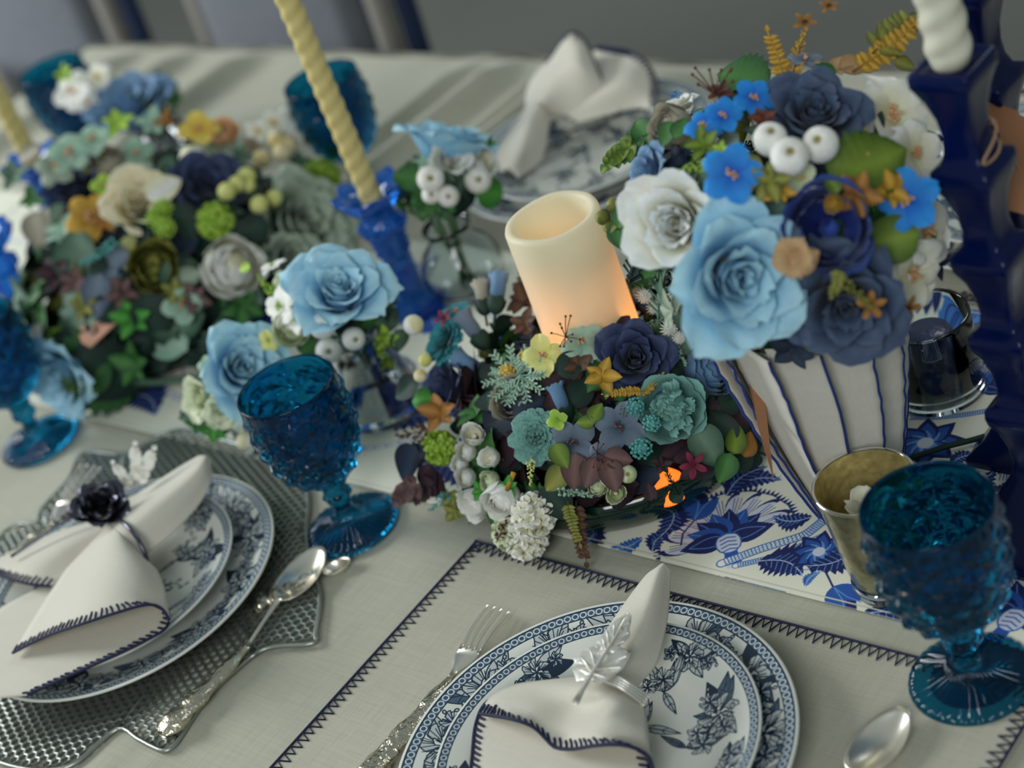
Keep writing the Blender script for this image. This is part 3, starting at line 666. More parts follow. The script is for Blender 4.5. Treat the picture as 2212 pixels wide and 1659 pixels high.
def spoon(label, ctr, tip, handle, z, L, Wd):
    ce=at(*ctr, z+.008); ax=(at(*tip, z+.008)-ce).normalized(); t=thing('spoon', label, 'spoon', at(*ctr, z))
    obj('bowl', spoon_bowl(ce, ax, L, Wd, z, .0075), M_silv, t, t.location)
    n=len(handle); start=ce-ax*L*.96
    P=[start+Vector((0, 0, .0002))]+[at(x, y, zz) for x, y, zz in handle]
    nk=[(P[0].lerp(P[1], f), .0042-.0022*min(1, f*2.4), .0014+.0008*f) for f in np.linspace(0, 1, 9)]; obj('neck', sweep(nk), M_silv, t, t.location)
    hp=P[1:]; N=56; st=[]
    for i in range(N):
        s=i/(N-1)*(len(hp)-1); a=min(int(s), len(hp)-2); f=s-a; q=i/(N-1)*(len(HANDLE_W)-1)
        w=float(np.interp(q, range(len(HANDLE_W)), HANDLE_W)); st.append((hp[a].lerp(hp[a+1], f), w, w*.52))
    obj('handle', sweep(st, 20, .09, .55), M_orn, t, t.location, label='ornate scrolled handle'); return t
spoon('silver spoon with ornate scrolled handle lying across the pewter mat', (648, 1240), (700, 1180), [(534, 1398, .009), (455, 1480, .0085), (405, 1530, .008), (350, 1588, .0085)], .002, .033, .0205)
spoon('silver spoon at the lower right beside the nearest plate', (1900, 1600), (1952, 1540), [(1700, 1790, .009), (1620, 1860, .008), (1560, 1920, .008)], .002, .031, .0175)
spoon('small silver spoon half hidden under the foot of the middle goblet', (726, 1222), (764, 1212), [(640, 1262, .004), (600, 1282, .004), (540, 1310, .004)], -.0038, .014, .0095)
def fork(label, root, tips, handle, z):
    t=thing('fork', label, 'fork', at(*root, z)); r=at(*root, z+.004)
    tp=[at(x, y, z+.006) for x, y in tips]; ax=(sum(tp, Vector())/4-r); sd=ax.normalized().cross(Vector((0, 0, 1))).normalized()
    for k, q in enumerate(tp):
        s0=r+ax*.30+sd*(.0085*(1.5-k)/1.5*-1 if (q-r).dot(sd)*(1.5-k)<0 else .0085*(1.5-k)/1.5)
        obj('tine', sweep([(s0.lerp(q, f)+Vector((0, 0, .002*math.sin(PI*f))), .0021-.0010*f, .0012-.0004*f) for f in np.linspace(0, 1, 9)], 8), M_silv, t, t.location)
    obj('shoulder', sweep([(r+ax*.33, .0105, .0012), (r+ax*.22, .0112, .0014), (r+ax*.10, .0085, .0016), (r, .0045, .002), (r-ax*.10, .0030, .002)], 12), M_silv, t, t.location)
    hp=[r-ax*.10]+[at(*h) for h in handle]; st=[]; N=60
    for i in range(N):
        s=i/(N-1)*(len(hp)-1); a=min(int(s), len(hp)-2); q=i/(N-1)*(len(HANDLE_W)-1); w=float(np.interp(q, range(len(HANDLE_W)), HANDLE_W)); st.append((hp[a].lerp(hp[a+1], s-a), w, w*.52))
    obj('handle', sweep(st, 20, .09, .55), M_orn, t, t.location, label='ornate scrolled handle'); return t
fork('silver fork with ornate handle tucked against the left of the nearest plate', (985, 1448), [(1055, 1308), (1070, 1312), (1084, 1317), (1100, 1323)], [(925, 1524, .012), (880, 1580, .010), (820, 1645, .009), (770, 1720, .009)], .0035)
fork('blurred silver fork on the pewter mat left of the napkin with the dark rose', (120, 1120), [(176, 1004), (190, 1004), (204, 1008), (217, 1012)], [(75, 1160, .012), (20, 1210, .010), (-40, 1262, .010), (-90, 1310, .010)], .006)

# ------------------------------------------------------------------ napkins
M_nap=linen('napkin_linen', (204, 199, 184), .04, 90, .3)
def crv(pts, n):
    P=[Vector(p) for p in pts]; k=len(P)-1; out=[]
    for i in range(n):
        s=i/(n-1)*k; a=min(int(s), k-1); x=s-a; p1, p2=P[a], P[a+1]; p0=P[a-1] if a else p1*2-p2; p3=P[a+2] if a+2<=k else p2*2-p1
        out.append(.5*((2*p1)+(p2-p0)*x+(2*p0-5*p1+4*p2-p3)*x*x+(3*p1-p0-3*p2+p3)*x**3))
    return out
def sheet(rows, nt=26, nr=8):
    R=[crv([at(*q) for q in r], nt) for r in rows]; cols=[crv([r[j] for r in R], (len(R)-1)*nr+1) for j in range(nt)]
    return [[cols[j][i] for j in range(nt)] for i in range(len(cols[0]))]
def napkin(label, sheets, loc, stitched):
    t=thing('napkin', label, 'napkin', loc, 'cream napkins with navy stitching')
    for k, rows in enumerate(sheets):
        P=sheet(rows); obj('cloth_fold', G().grid(P), M_nap, t, loc, solid=.0013)
        if k in stitched:
            for e in stitched[k]:
                if e=='end': ln, inn=P[-1], [(a-b).normalized() for a, b in zip(P[-3], P[-1])]
                elif e=='left': ln=[r[0] for r in P]; inn=[(r[2]-r[0]).normalized() for r in P]
                else: ln=[r[-1] for r in P]; inn=[(r[-3]-r[-1]).normalized() for r in P]
                obj('stitching', stitches(ln, inn, (0, 0, 1), .0054, .0085, .0011, 'tooth'), M_thread, t, loc, kind='stuff')
    return t
# nearest napkin: rolled point, ring, then a wavy fan
cone=[[(1417, 1228, .052), (1433, 1218, .056), (1446, 1230, .052)], [(1392, 1248, .048), (1420, 1240, .060), (1447, 1262, .048)], [(1340, 1318, .044), (1395, 1310, .062), (1440, 1345, .044)], [(1290, 1395, .042), (1355, 1395, .062), (1420, 1430, .042)], [(1272, 1440, .043), (1325, 1448, .060), (1382, 1478, .043)], [(1262, 1462, .044), (1312, 1475, .059), (1372, 1500, .044)]]
fanr=[[(1262, 1462, .044), (1312, 1475, .060), (1372, 1500, .044)], [(1180, 1470, .044), (1240, 1480, .056), (1290, 1500, .064), (1345, 1505, .058), (1392, 1530, .044)], [(1110, 1480, .043), (1190, 1505, .052), (1255, 1530, .050), (1325, 1545, .064), (1400, 1580, .046)], [(1062, 1505, .043), (1140, 1530, .055), (1215, 1575, .048), (1300, 1585, .062), (1405, 1618, .046)], [(1036, 1543, .043), (1103, 1554, .060), (1150, 1570, .058), (1175, 1592, .050), (1200, 1616, .046), (1240, 1620, .050), (1290, 1612, .060), (1350, 1612, .062), (1398, 1632, .052), (1412, 1668, .044)]]
lower=[[(1150, 1478, .040), (1250, 1500, .042), (1350, 1530, .040)], [(1060, 1512, .039), (1200, 1560, .041), (1400, 1600, .039)], [(1030, 1560, .038), (1180, 1640, .040), (1400, 1690, .038)], [(1020, 1640, .037), (1180, 1720, .039), (1400, 1760, .037)], [(1010, 1740, .036), (1180, 1790, .037), (1380, 1830, .036)]]
NL=at(1290, 1530, .036)
napkin('cream linen napkin rolled to a point with a wavy navy-stitched hem on the nearest plate', [cone, fanr, lower], NL, {1: ['end'], 2: ['left', 'right']})
# left napkin
cone=[[(430, 985, .062), (445, 985, .064), (455, 995, .060)], [(395, 1005, .056), (430, 1008, .070), (455, 1040, .056)], [(340, 1040, .052), (385, 1050, .070), (430, 1090, .050)], [(285, 1075, .050), (325, 1095, .070), (375, 1150, .048)], [(240, 1108, .050), (275, 1135, .068), (320, 1195, .047)], [(225, 1122, .050), (258, 1150, .067), (312, 1208, .047)]]
fanr=[[(225, 1122, .050), (258, 1150, .067), (312, 1208, .047)], [(190, 1165, .050), (240, 1185, .072), (295, 1210, .068), (338, 1232, .046)], [(140, 1235, .050), (220, 1240, .074), (295, 1255, .070), (355, 1270, .046)], [(90, 1310, .048), (190, 1300, .074), (280, 1295, .072), (362, 1305, .048)], [(28, 1412, .046), (100, 1376, .058), (170, 1352, .070), (250, 1326, .072), (318, 1308, .066), (350, 1316, .056), (368, 1342, .046)]]
flap=[[(225, 1120, .049), (240, 1130, .060), (262, 1160, .052)], [(120, 1150, .048), (160, 1165, .060), (200, 1190, .050)], [(10, 1200, .046), (70, 1220, .058), (130, 1250, .048)], [(-60, 1225, .045), (0, 1245, .050), (60, 1262, .050), (112, 1268, .046)]]
lower=[[(230, 1180, .042), (290, 1230, .043), (345, 1270, .042)], [(100, 1260, .041), (250, 1310, .042), (366, 1345, .041)], [(-20, 1330, .041), (140, 1380, .041), (310, 1388, .040)], [(-80, 1420, .041), (60, 1450, .041), (180, 1448, .040)], [(-120, 1520, .040), (-20, 1510, .040), (60, 1502, .039)]]
NL2=at(200, 1300, .04)
napkin('cream linen napkin with navy blanket stitching, gathered by the dark rose ring at left', [cone, fanr, flap, lower], NL2, {1: ['end'], 2: ['end'], 3: ['right']})
# far napkin on the plates across the table
cone=[[(1082, 372, .05), (1100, 366, .054), (1120, 385, .048)], [(1075, 320, .046), (1130, 300, .070), (1170, 345, .046)], [(1118, 262, .046), (1150, 245, .066), (1185, 275, .046)], [(1135, 235, .048), (1165, 222, .066), (1195, 250, .048)]]
fanr=[[(1135, 235, .048), (1165, 222, .068), (1195, 250, .048)], [(1140, 190, .048), (1200, 165, .085), (1270, 250, .046)], [(1165, 150, .048), (1240, 130, .100), (1330, 230, .046)], [(1190, 135, .048), (1225, 75, .110), (1262, 85, .100), (1300, 170, .070), (1340, 240, .046)]]
fan2=[[(1185, 250, .044), (1215, 245, .05), (1250, 265, .044)], [(1260, 150, .046), (1330, 165, .075), (1370, 235, .046)], [(1290, 100, .05), (1370, 115, .080), (1415, 165, .060), (1420, 240, .046)]]
napkin('blurred cream napkin fanned out on the far plates behind the pillar candle', [cone, fanr, fan2], at(1220, 260, .03), {1: ['end'], 2: ['end']})

# napkin rings
M_satin=M('satin_silver', (242, 240, 230), rough=.42, metal=.8, bump=(300, .25, .002))
t=thing('napkin_ring', 'silver napkin ring with a veined silver leaf on the nearest napkin', 'napkin ring', at(1310, 1470, .05))
for k in range(4):
    A=[(1262+3*k, 1470-5*k, 0.0465), (1290+3*k, 1468-5*k, 0.0650), (1326+3*k, 1478-5*k, 0.0690), (1358+3*k, 1497-5*k, 0.0625), (1390+3*k, 1522-6*k, 0.0465)]
    obj('ring_band', G().tube(crv([at(*q) for q in A], 18), .0013, 7), M_satin, t, t.location)
zl=.072
lf=[(575, 915), (1010, 880), (1030, 860)]
Z4=lambda x, y: (780+x/2.1686, 1100+y/2.1686)
shape=[(1075, 770), (1045, 800), (1010, 805), (1000, 775), (985, 740), (1000, 715), (990, 700), (1020, 690), (1035, 665), (1060, 655), (1085, 640), (1110, 655), (1100, 620), (1125, 595), (1145, 565), (1170, 540), (1195, 515), (1225, 500), (1252, 478), (1268, 500), (1265, 530), (1258, 560), (1262, 590), (1245, 615), (1215, 640), (1180, 665), (1160, 680), (1195, 670), (1235, 668), (1262, 672), (1255, 700), (1240, 725), (1225, 750), (1190, 775), (1155, 800), (1120, 818), (1090, 805)]
def leafz(x, y):
    a=np.array((1085, 760)); b=np.array((1250, 490)); d=b-a; q=np.array((x, y))-a; s=abs(q[0]*d[1]-q[1]*d[0])/np.hypot(*d); return zl+.004-.00004*s
g=G(); ctr=[Z4(1120, 690), Z4(1190, 600)]
def near_axis(x, y):
    a=np.array((1085., 765)); b=np.array((1245., 500)); d=b-a; s=np.clip(((np.array((x, y))-a)@d)/(d@d), .05, .95); return a+d*s
for up in (0, -.0016):
    O=[at(*Z4(x, y), leafz(x, y)+up+.0008*math.sin(i*2.1)) for i, (x, y) in enumerate(shape)]; Mi=[]; Ax=[]
    for i, (x, y) in enumerate(shape):
        ax=near_axis(x, y); mx, my=(x+ax[0])/2, (y+ax[1])/2; Mi.append(at(*Z4(mx, my), leafz(mx, my)+.0012+up+.0007*(i%2))); Ax.append(at(*Z4(*ax), zl+.0028+up))
    g.grid([O, Mi, Ax], cv=True)
lo=obj('leaf', g, M_satin, t, t.location, label='silver leaf with serrated edge')
ax=[(1005, 905, zl+.006), (1035, 850, zl+.006), (1080, 775, zl+.0052), (1140, 680, zl+.0052), (1200, 585, zl+.005), (1252, 485, zl+.004)]
obj('stalk', G().tube([at(*Z4(x, y), z) for x, y, z in ax], [.0028, .0019, .0015, .0013, .001, .0006], 8), M_satin, lo, t.location)
for (x, y), (x2, y2) in (((1080, 775), (1010, 745)), ((1085, 765), (1030, 690)), ((1100, 740), (1075, 660)), ((1090, 770), (1150, 790)), ((1100, 750), (1215, 740)), ((1110, 735), (1240, 690)), ((1150, 665), (1130, 600)), ((1165, 640), (1150, 570)), ((1185, 610), (1185, 535)), ((1160, 650), (1230, 620)), ((1185, 610), (1250, 580)), ((1215, 560), (1255, 535))):
    obj('vein', G().tube([at(*Z4(x, y), zl+.0050), at(*Z4((x+x2)/2, (y+y2)/2), zl+.0050), at(*Z4(x2, y2), leafz(x2, y2)+.0008)], [.0009, .0008, .0005], 6), M_satin, lo, t.location)
M_gun=M('gunmetal', (92, 92, 104), rough=.25, metal=.9)
# ------------------------------------------------------------------ flower parts (unit size, facing +Z)
def petal(phi, r0, z0, L, Wd, t0, t1, curl=0, ruf=0, wrap=1.0, ns=8, nt=7, seed=0, notch=0, point=0, freq=3):
    rg=random.Random(seed); ph=rg.random()*6; g=G(); P=np.zeros((ns, nt, 3)); T=np.zeros((ns, nt, 2)); r, z=r0, z0
    for i in range(ns):
        s=i/(ns-1); ti=math.radians(t0+(t1-t0)*s+curl*max(0, (s-.72)/.28)**1.5)
        if i: r+=L/(ns-1)*math.sin(ti); z+=L/(ns-1)*math.cos(ti)
        w=Wd*(.38+.62*min(1, s/.5)**.8)
        if s>.55: w*=max(.0, 1-((s-.55)/.47)**(2.6-point))**.5
        rc=max(w*.62, r) if wrap>=1 else max(w*.62, r)+(1/wrap-1)*.5
        for j in range(nt):
            t=-1+2*j/(nt-1); a=t*w/rc; rr=r-rc
            x=rr+rc*math.cos(a); y=rc*math.sin(a)
            e=ruf*s*s*math.sin(freq*t+ph)+ruf*.6*s*s*math.cos(2.1*freq*t+2*ph)
            dz=e*math.sin(ti)-notch*max(0, (s-.7)/.3)*(1-abs(t))**2*math.cos(ti); x+=e*math.cos(ti)-notch*max(0, (s-.7)/.3)*(1-abs(t))**2*math.sin(ti)
            P[i, j]=(x*math.cos(phi)-y*math.sin(phi), x*math.sin(phi)+y*math.cos(phi), z+dz); T[i, j]=(.5+t/2, s)
    return g.grid(P, T=T)
_C={}
def cached(k, fn):
    if k not in _C: _C[k]=fn()
    return _C[k]
def rose(seed=0, n=21, op=1.0, nt=11):
    """core coil mesh and the petal meshes"""
    rg=random.Random(seed); g=G()
    N=60; P=np.zeros((N, 4, 3)); T=np.zeros((N, 4, 2))
    for i in range(N):
        q=i/(N-1); a=q*2*PI*2.7+seed; r=.025+.105*q; top=.10-.05*q+.012*math.sin(5*a)
        for j, (dr, z) in enumerate(((.6, -.34), (1.05, -.12), (1.0, top-.04), (1.12, top))): P[i, j]=(r*dr*math.cos(a), r*dr*math.sin(a), z); T[i, j]=(q, j/3)
    g.grid(P, T=T); ps=[]
    for i in range(n):
        f=i/(n-1); rd=lambda s: rg.uniform(-s, s)
        ps.append(petal(i*2.4+rd(.25), .05+.12*f, -.36+.02*f, .47+.17*f, .17+.17*f+rd(.02), 10+24*f+rd(3), (-12+(72*op)*f**1.25)+rd(5), curl=(28+34*f)*op, ruf=.014+.022*f, nt=nt, ns=10, seed=seed*50+i))
    return g, ps
def merge(gs):
    g=G()
    for x in gs: g.join(x)
    return g
def peony(seed=0, n=14, close=.78):      # globe of wrapped petals
    rg=random.Random(seed); g=G().ball((0, 0, -.1), .26 if close>.5 else .10, 10, 6)
    ps=[]
    for i in range(n):
        f=i/(n-1); ps.append(petal(i*2.4+rg.uniform(-.2, .2), .10+.16*f, -.34, .62-.02*f, .25+.10*f, 62-10*f, -62*close+(34*close)*f+rg.uniform(-6, 6), curl=10+25*f, ruf=.015, nt=7, ns=8, seed=seed*70+i))
    return g, ps
def cabbage(seed=0):
    rg=random.Random(seed); ps=[petal(i*2*PI/8+(.4 if i>3 else 0), .15, -.30, .54, .33, 72, -2+14*(i%2), curl=30, ruf=.012, nt=9, ns=9, seed=i) for i in range(8)]
    g=G().ball((0, 0, -.08), .27, 10, 6)
    for k in range(46):
        a=rg.random()*2*PI; r=.27*math.sqrt(rg.random()); g.join(petal(rg.random()*6.3, .0, 0, .22, .08, 15, 45, ruf=.02, wrap=.5, ns=4, nt=4, seed=k), Matrix.Translation((r*math.cos(a), r*math.sin(a), .02+.06*(1-r/.3)))@Matrix.Rotation(rg.uniform(-.5, .5), 4, 'X'))
    return g, ps
def carnation(seed=0):
    g=G(); rg=random.Random(seed)
    for L in range(7):
        n=5+2*L; 
        for i in range(n): g.join(petal(2*PI*i/n+rg.random()*.5, .02+.02*L, -.2+.012*(7-L)*0, .25+.045*L, .12+.012*L, 6+11*L, 14+13*L+rg.uniform(-8, 8), ruf=.035, wrap=.6, ns=5, nt=8, seed=L*20+i, freq=7))
    return g
def pompom(seed=0, n=110):
    g=G().ball((0, 0, -.05), .30, 10, 7); rg=random.Random(seed)
    for i in range(n):
        z=1-1.7*(i+.5)/n; r=math.sqrt(max(0, 1-z*z)); a=i*2.39996; d=Vector((r*math.cos(a), r*math.sin(a), z)); q=d.to_track_quat('Z', 'Y').to_matrix().to_4x4()
        for k in range(2): g.join(petal(rg.random()*6.3, .0, 0, .17, .075, 15, 62+rg.uniform(-20, 20), wrap=.5, ns=4, nt=4, seed=i), Matrix.Translation(d*.30+Vector((0, 0, -.05)))@q)
    return g
def bud(seed=0):                          # closed rose bud, points to +Y, length 1
    ps=[petal(i*2*PI/6+(.5 if i>2 else 0), .06, -.5, .98, .25, 24-6*(i<3), -11-2*(i<3), curl=42, ruf=.02, nt=7, ns=9, seed=seed+i, notch=.03) for i in range(6)]
    R=Matrix.Rotation(-PI/2, 4, 'X'); g=G()
    for p in ps: g.join(p, R)
    c=G(); c.lathe([(0, -.56), (.07, -.55), (.15, -.46), (.2, -.34), (.215, -.26)], 14, lambda an, r, z, j: (r*1.06, z+(.10*abs(math.sin(2.5*an)) if j==4 else 0))); c.tube([(0, 0, -.54), (0, 0, -.9)], .035, 6)
    return g, G().join(c, R)
def floret(n=4, seed=0, Wd=.21, L=.48, t=(66, 96), point=0, curl=14, ruf=.03):
    return merge([petal(2*PI*i/n+seed, .02, 0, L, Wd, t[0]+6*math.sin(i*2+seed), t[1]+12*math.sin(i*3+seed), curl=curl, ruf=ruf, wrap=.7, ns=7, nt=7, seed=seed*9+i, point=point) for i in range(n)])
def stamens(n=9, L=.3, seed=1, sp=.8):
    g=G(); rg=random.Random(seed)
    for i in range(n):
        a=rg.random()*6.3; b=rg.random()*sp; d=Vector((math.sin(b)*math.cos(a), math.sin(b)*math.sin(a), math.cos(b)))*L*rg.uniform(.6, 1); g.tube([(0, 0, 0), d*.6+Vector((0, 0, .02)), d], .010, 4); g.ball(d, .028, 5, 4)
    return g
def berry():
    g=G().lathe([(0, -.5), (.2, -.46), (.36, -.34), (.47, -.14), (.5, .05), (.45, .25), (.33, .40), (.20, .46), (.15, .45), (.11, .38), (0, .35)], 18)
    c=G()
    for k in range(5): a=k*1.256; c.join(petal(a, .01, .34, .165, .06, 8, 48, wrap=.5, ns=4, nt=4, seed=k))
    return g, c
def leaf(Wd=.32, ser=0, fold=.25, bend=.25, nt=7, ns=13, point=.0, seed=0):
    g=G(); P=np.zeros((ns, nt, 3)); T=np.zeros((ns, nt, 2))
    for i in range(ns):
        s=i/(ns-1); w=Wd*math.sin(PI*min(1, s**(.72-.1*point)))**(.75+.4*point) if s<1 else 0
        if ser: w*=1+ser*((i%2)*2-1)
        for j in range(nt):
            t=-1+2*j/(nt-1); P[i, j]=(t*w, s-(ser*.25*abs(t)*(i%2) if ser else 0), fold*abs(t)*w-bend*s*s+.012*math.sin(9*s+3*t+seed)); T[i, j]=(.5+t/2, 1-abs(t))
    return g.grid(P, T=T)
def sprig(n=6, L=.32, Wd=.42, spread=60, stem=.018, bend=.25, point=0, top=True, seed=0, fold=.2, ser=0):
    g=G(); rg=random.Random(seed); S=lambda s: Vector((.06*math.sin(3*s+seed), s, -bend*s*s+.12*s))
    g.tube([S(k/8) for k in range(9)], [stem*(1-.5*k/8) for k in range(9)], 5)
    lf=leaf(Wd, ser, fold, .2, 5, 7 if not ser else 9, point)
    for i in range(n):
        s=.12+.83*i/n
        for sd in (-1, 1):
            k=L*(1.05-.45*s)*rg.uniform(.85, 1.15); Mx=Matrix.Translation(S(s))@Matrix.Rotation(math.radians(-sd*(spread+rg.uniform(-10, 10))), 4, 'Z')@Matrix.Rotation(rg.uniform(-.1, .5), 4, 'X')@Matrix.Rotation(sd*rg.uniform(-.2, .5), 4, 'Y')@Matrix.Scale(k, 4); g.join(lf, Mx)
    if top: g.join(lf, Matrix.Translation(S(.97))@Matrix.Scale(L*.7, 4))
    return g
def cluster(n=5, Wd=.42, seed=0, L=.5, ser=0):   # whorl of leaves seen from above
    g=G(); rg=random.Random(seed); lf=leaf(Wd, ser, .25, .25, 5, 9)
    for i in range(n): g.join(lf, Matrix.Rotation(2*PI*i/n+rg.uniform(-.25, .25), 4, 'Z')@Matrix.Rotation(rg.uniform(.15, .75), 4, 'X')@Matrix.Scale(L*rg.uniform(.75, 1.05), 4))
    return g
def needle(n=60, seed=0, L=.16, w=.012):          # bottle-brush sprig
    g=G(); rg=random.Random(seed); g.tube([(0, 0, 0), (0, .5, .03), (0, 1, 0)], .014, 5)
    for i in range(n):
        s=i/n; a=rg.random()*6.3; d=Vector((math.cos(a), .8, math.sin(a))).normalized()*L*rg.uniform(.6, 1.2)*(1-.4*s); g.tube([(0, s, 0), Vector((0, s, 0))+d], [w, w*1.5], 4)
    return g
def beads(n=26, seed=0, r=.035, dense=1):          # stalk of small round buds
    g=G(); rg=random.Random(seed)
    for i in range(n):
        s=.15+.85*i/n; a=rg.random()*6.3; q=(.14*(1.1-s)+.015)*dense; g.ball((q*math.cos(a), s, q*math.sin(a)), r*rg.uniform(.8, 1.3)*(1.15-.4*s), 6, 5)
        g.tube([(0, s-.06, 0), (q*math.cos(a), s, q*math.sin(a))], .009, 4)
    g.tube([(0, 0, 0), (0, .97, 0)], .012, 5); return g
def puff(n=70, seed=0):                            # tiny spiky ball
    g=G().ball((0, 0, 0), .22, 7, 5); rg=random.Random(seed)
    for i in range(n):
        z=1-2*(i+.5)/n; r=math.sqrt(1-z*z); a=i*2.4; d=Vector((r*math.cos(a), r*math.sin(a), z)); g.tube([d*.18, d*.5*rg.uniform(.8, 1.1)], [.05, .018], 4, cap=False)
    return g
def knob(seed=0):                            # clump of tiny round buds
    g=G(); rg=random.Random(seed)
    for i in range(34):
        z=1-1.6*(i+.5)/34; r=math.sqrt(max(0, 1-z*z)); a=i*2.4; k=rg.uniform(.34, .44); g.ball((r*math.cos(a)*k, r*math.sin(a)*k, z*k), .075, 6, 4)
    return g.ball((0, 0, -.05), .30, 8, 5)
def lace(seed=0):                                   # flat dissected leaf
    g=G(); rg=random.Random(seed)
    for b in range(5):
        a=math.radians(90+(b-2)*34); e=Vector((math.cos(a), math.sin(a), .05*b%.1)); L=.62 if b in (0, 4) else .9
        g.tube([(0, 0, 0), e*L], [.035, .03], 4)
        for s in (.4, .62, .82, 1.0):
            for sd in (-1, 1): d=Vector((math.cos(a+sd*.75), math.sin(a+sd*.75), .1)); g.tube([e*L*s, e*L*s+d*.2], [.035, .045], 4)
    return g

PAL={'navy': ((16, 24, 52), (52, 66, 104)), 'slate': ((24, 38, 62), (74, 92, 122)), 'steel': ((48, 84, 128), (112, 150, 186)), 'sky': ((84, 174, 224), (182, 224, 238)), 'blue': ((8, 92, 196), (36, 152, 232)),
 'royal': ((12, 30, 112), (56, 92, 178)), 'teal': ((14, 100, 118), (58, 156, 164)), 'seafoam': ((64, 124, 122), (136, 186, 176)), 'white': ((226, 222, 172), (242, 243, 242)), 'cream': ((222, 202, 128), (236, 228, 200)), 'purewhite': ((238, 237, 226), (247, 247, 242)),
 'greenwhite': ((182, 198, 132), (230, 236, 208)), 'lime': ((120, 170, 40), (178, 206, 84)), 'paleyellow': ((214, 216, 120), (228, 230, 150)), 'olive': ((84, 92, 32), (150, 150, 70)), 'gold': ((140, 104, 20), (206, 164, 60)), 'rust': ((122, 78, 24), (176, 124, 56)), 'tan': ((170, 130, 84), (206, 172, 128)),
 'mauve': ((70, 48, 48), (118, 88, 84)), 'burgundy': ((84, 12, 38), (140, 34, 70)), 'plum': ((30, 16, 26), (66, 40, 50)), 'sage': ((120, 138, 118), (172, 186, 166)), 'dark': ((8, 30, 26), (22, 58, 44)), 'green': ((28, 78, 34), (74, 128, 62)), 'bright': ((30, 110, 30), (84, 160, 62)), 'greygreen': ((52, 84, 66), (104, 134, 112)),
 'bluegrey': ((66, 84, 106), (122, 138, 156)), 'deepblue': ((12, 22, 40), (34, 52, 76)), 'aqua': ((56, 140, 140), (110, 190, 182)), 'brown': ((58, 36, 22), (98, 66, 40)), 'peach': ((222, 160, 110), (238, 196, 150)), 'mossgreen': ((58, 84, 20), (120, 146, 48)), 'mint': ((130, 172, 150), (176, 206, 184)), 'cocoa': ((70, 30, 22), (110, 56, 44)), 'yellow': ((214, 176, 40), (236, 214, 110)), 'beige': ((130, 124, 108), (186, 180, 160)), 'hay': ((150, 138, 76), (178, 168, 110)), 'charcoal': ((22, 26, 34), (70, 76, 88))}
LEAFY={'olive', 'dark', 'green', 'bright', 'greygreen', 'mossgreen', 'deepblue', 'brown', 'mauve', 'plum', 'rust', 'gold', 'lime', 'cocoa'}
def pm(k):
    b, t=PAL[k]; return M('petal_'+k, b, rough=.62, tip=t, tl=.08 if k in LEAFY else .16, var=.10, vscale=5, sheen=.1 if k not in LEAFY else 0, bump=(34, .12, .02))
def face_matrix(p, n, size, ang=None, rnd=None):
    n=n.normalized()
    if ang is None: y=n.orthogonal().normalized(); y=Matrix.Rotation((rnd or random).random()*6.283, 3, n)@y
    else:
        a=math.radians(ang); y=cR*math.cos(a)+cU*math.sin(a); y=y-n*y.dot(n)
        y=y.normalized() if y.length>1e-6 else n.orthogonal().normalized()
    x=y.cross(n); mt=Matrix((x, y, n)).transposed().to_4x4(); mt=mt@Matrix.Scale(size, 4); mt.translation=p; return mt
class Dome:
    def __init__(s, c, rx, rz): s.c=c; s.rx=rx; s.rz=rz
    def hit(s, px, py):
        d=(cF+cR*((px-CX)/F)-cU*((py-CY)/F)); S=Vector((1/s.rx, 1/s.rx, 1/s.rz)); o=(CAM-s.c)*S; e=d*S; a=e.dot(e); b=o.dot(e); q=b*b-a*(o.dot(o)-1)
        tt=(-b-math.sqrt(q))/a if q>0 else -b/a
        p=CAM+d*tt; k=p-s.c; n=Vector((k.x/s.rx**2, k.y/s.rx**2, k.z/s.rz**2)).normalized(); return p, n
NAME={'rose': 'rose', 'peony': 'ranunculus', 'cabbage': 'peony', 'carn': 'carnation', 'pom': 'pompom_flower', 'bud': 'rose_bud', 'flo4': 'floret', 'flo5': 'floret', 'berry': 'white_berry', 'leaf': 'leaf', 'sleaf': 'leaf', 'rleaf': 'leaf', 'sprig': 'leaf_sprig', 'fern': 'fern_sprig', 'euca': 'round_leaf_sprig', 'clus': 'leaf_whorl', 'need': 'needle_sprig', 'bead': 'bud_sprig', 'puff': 'puff_flower', 'lace': 'lacy_leaf', 'stam': 'stamens', 'ball': 'berry', 'star': 'star_flower', 'hyd': 'hydrangea_floret', 'knob': 'bud_cluster'}
POINTING=('leaf', 'sleaf', 'rleaf', 'sprig', 'fern', 'euca', 'need', 'bead', 'lace', 'bud')
FLOOR=[TZ+.004]
_N={}
def co_of(me):
    if me not in _N: a=np.zeros(len(me.vertices)*3, np.float32); me.vertices.foreach_get('co', a); _N[me]=a.reshape(-1, 3)
    return _N[me]
def norm(me):
    a=np.concatenate([co_of(q) for q in me]); return max(.3, 2*float(np.percentile(np.hypot(a[:, 0], a[:, 1]), 95)))*1.03
def lifted(mw, me, base, more=()):                # nothing dips into the table cloth
    a=np.concatenate([co_of(me)]+[co_of(q) for q in more]); z=float((a@np.array(mw.to_3x3())[2]).min())+mw.translation.z+base.z
    if z<FLOOR[0]: mw=Matrix.Translation((0, 0, FLOOR[0]-z))@mw
    return mw
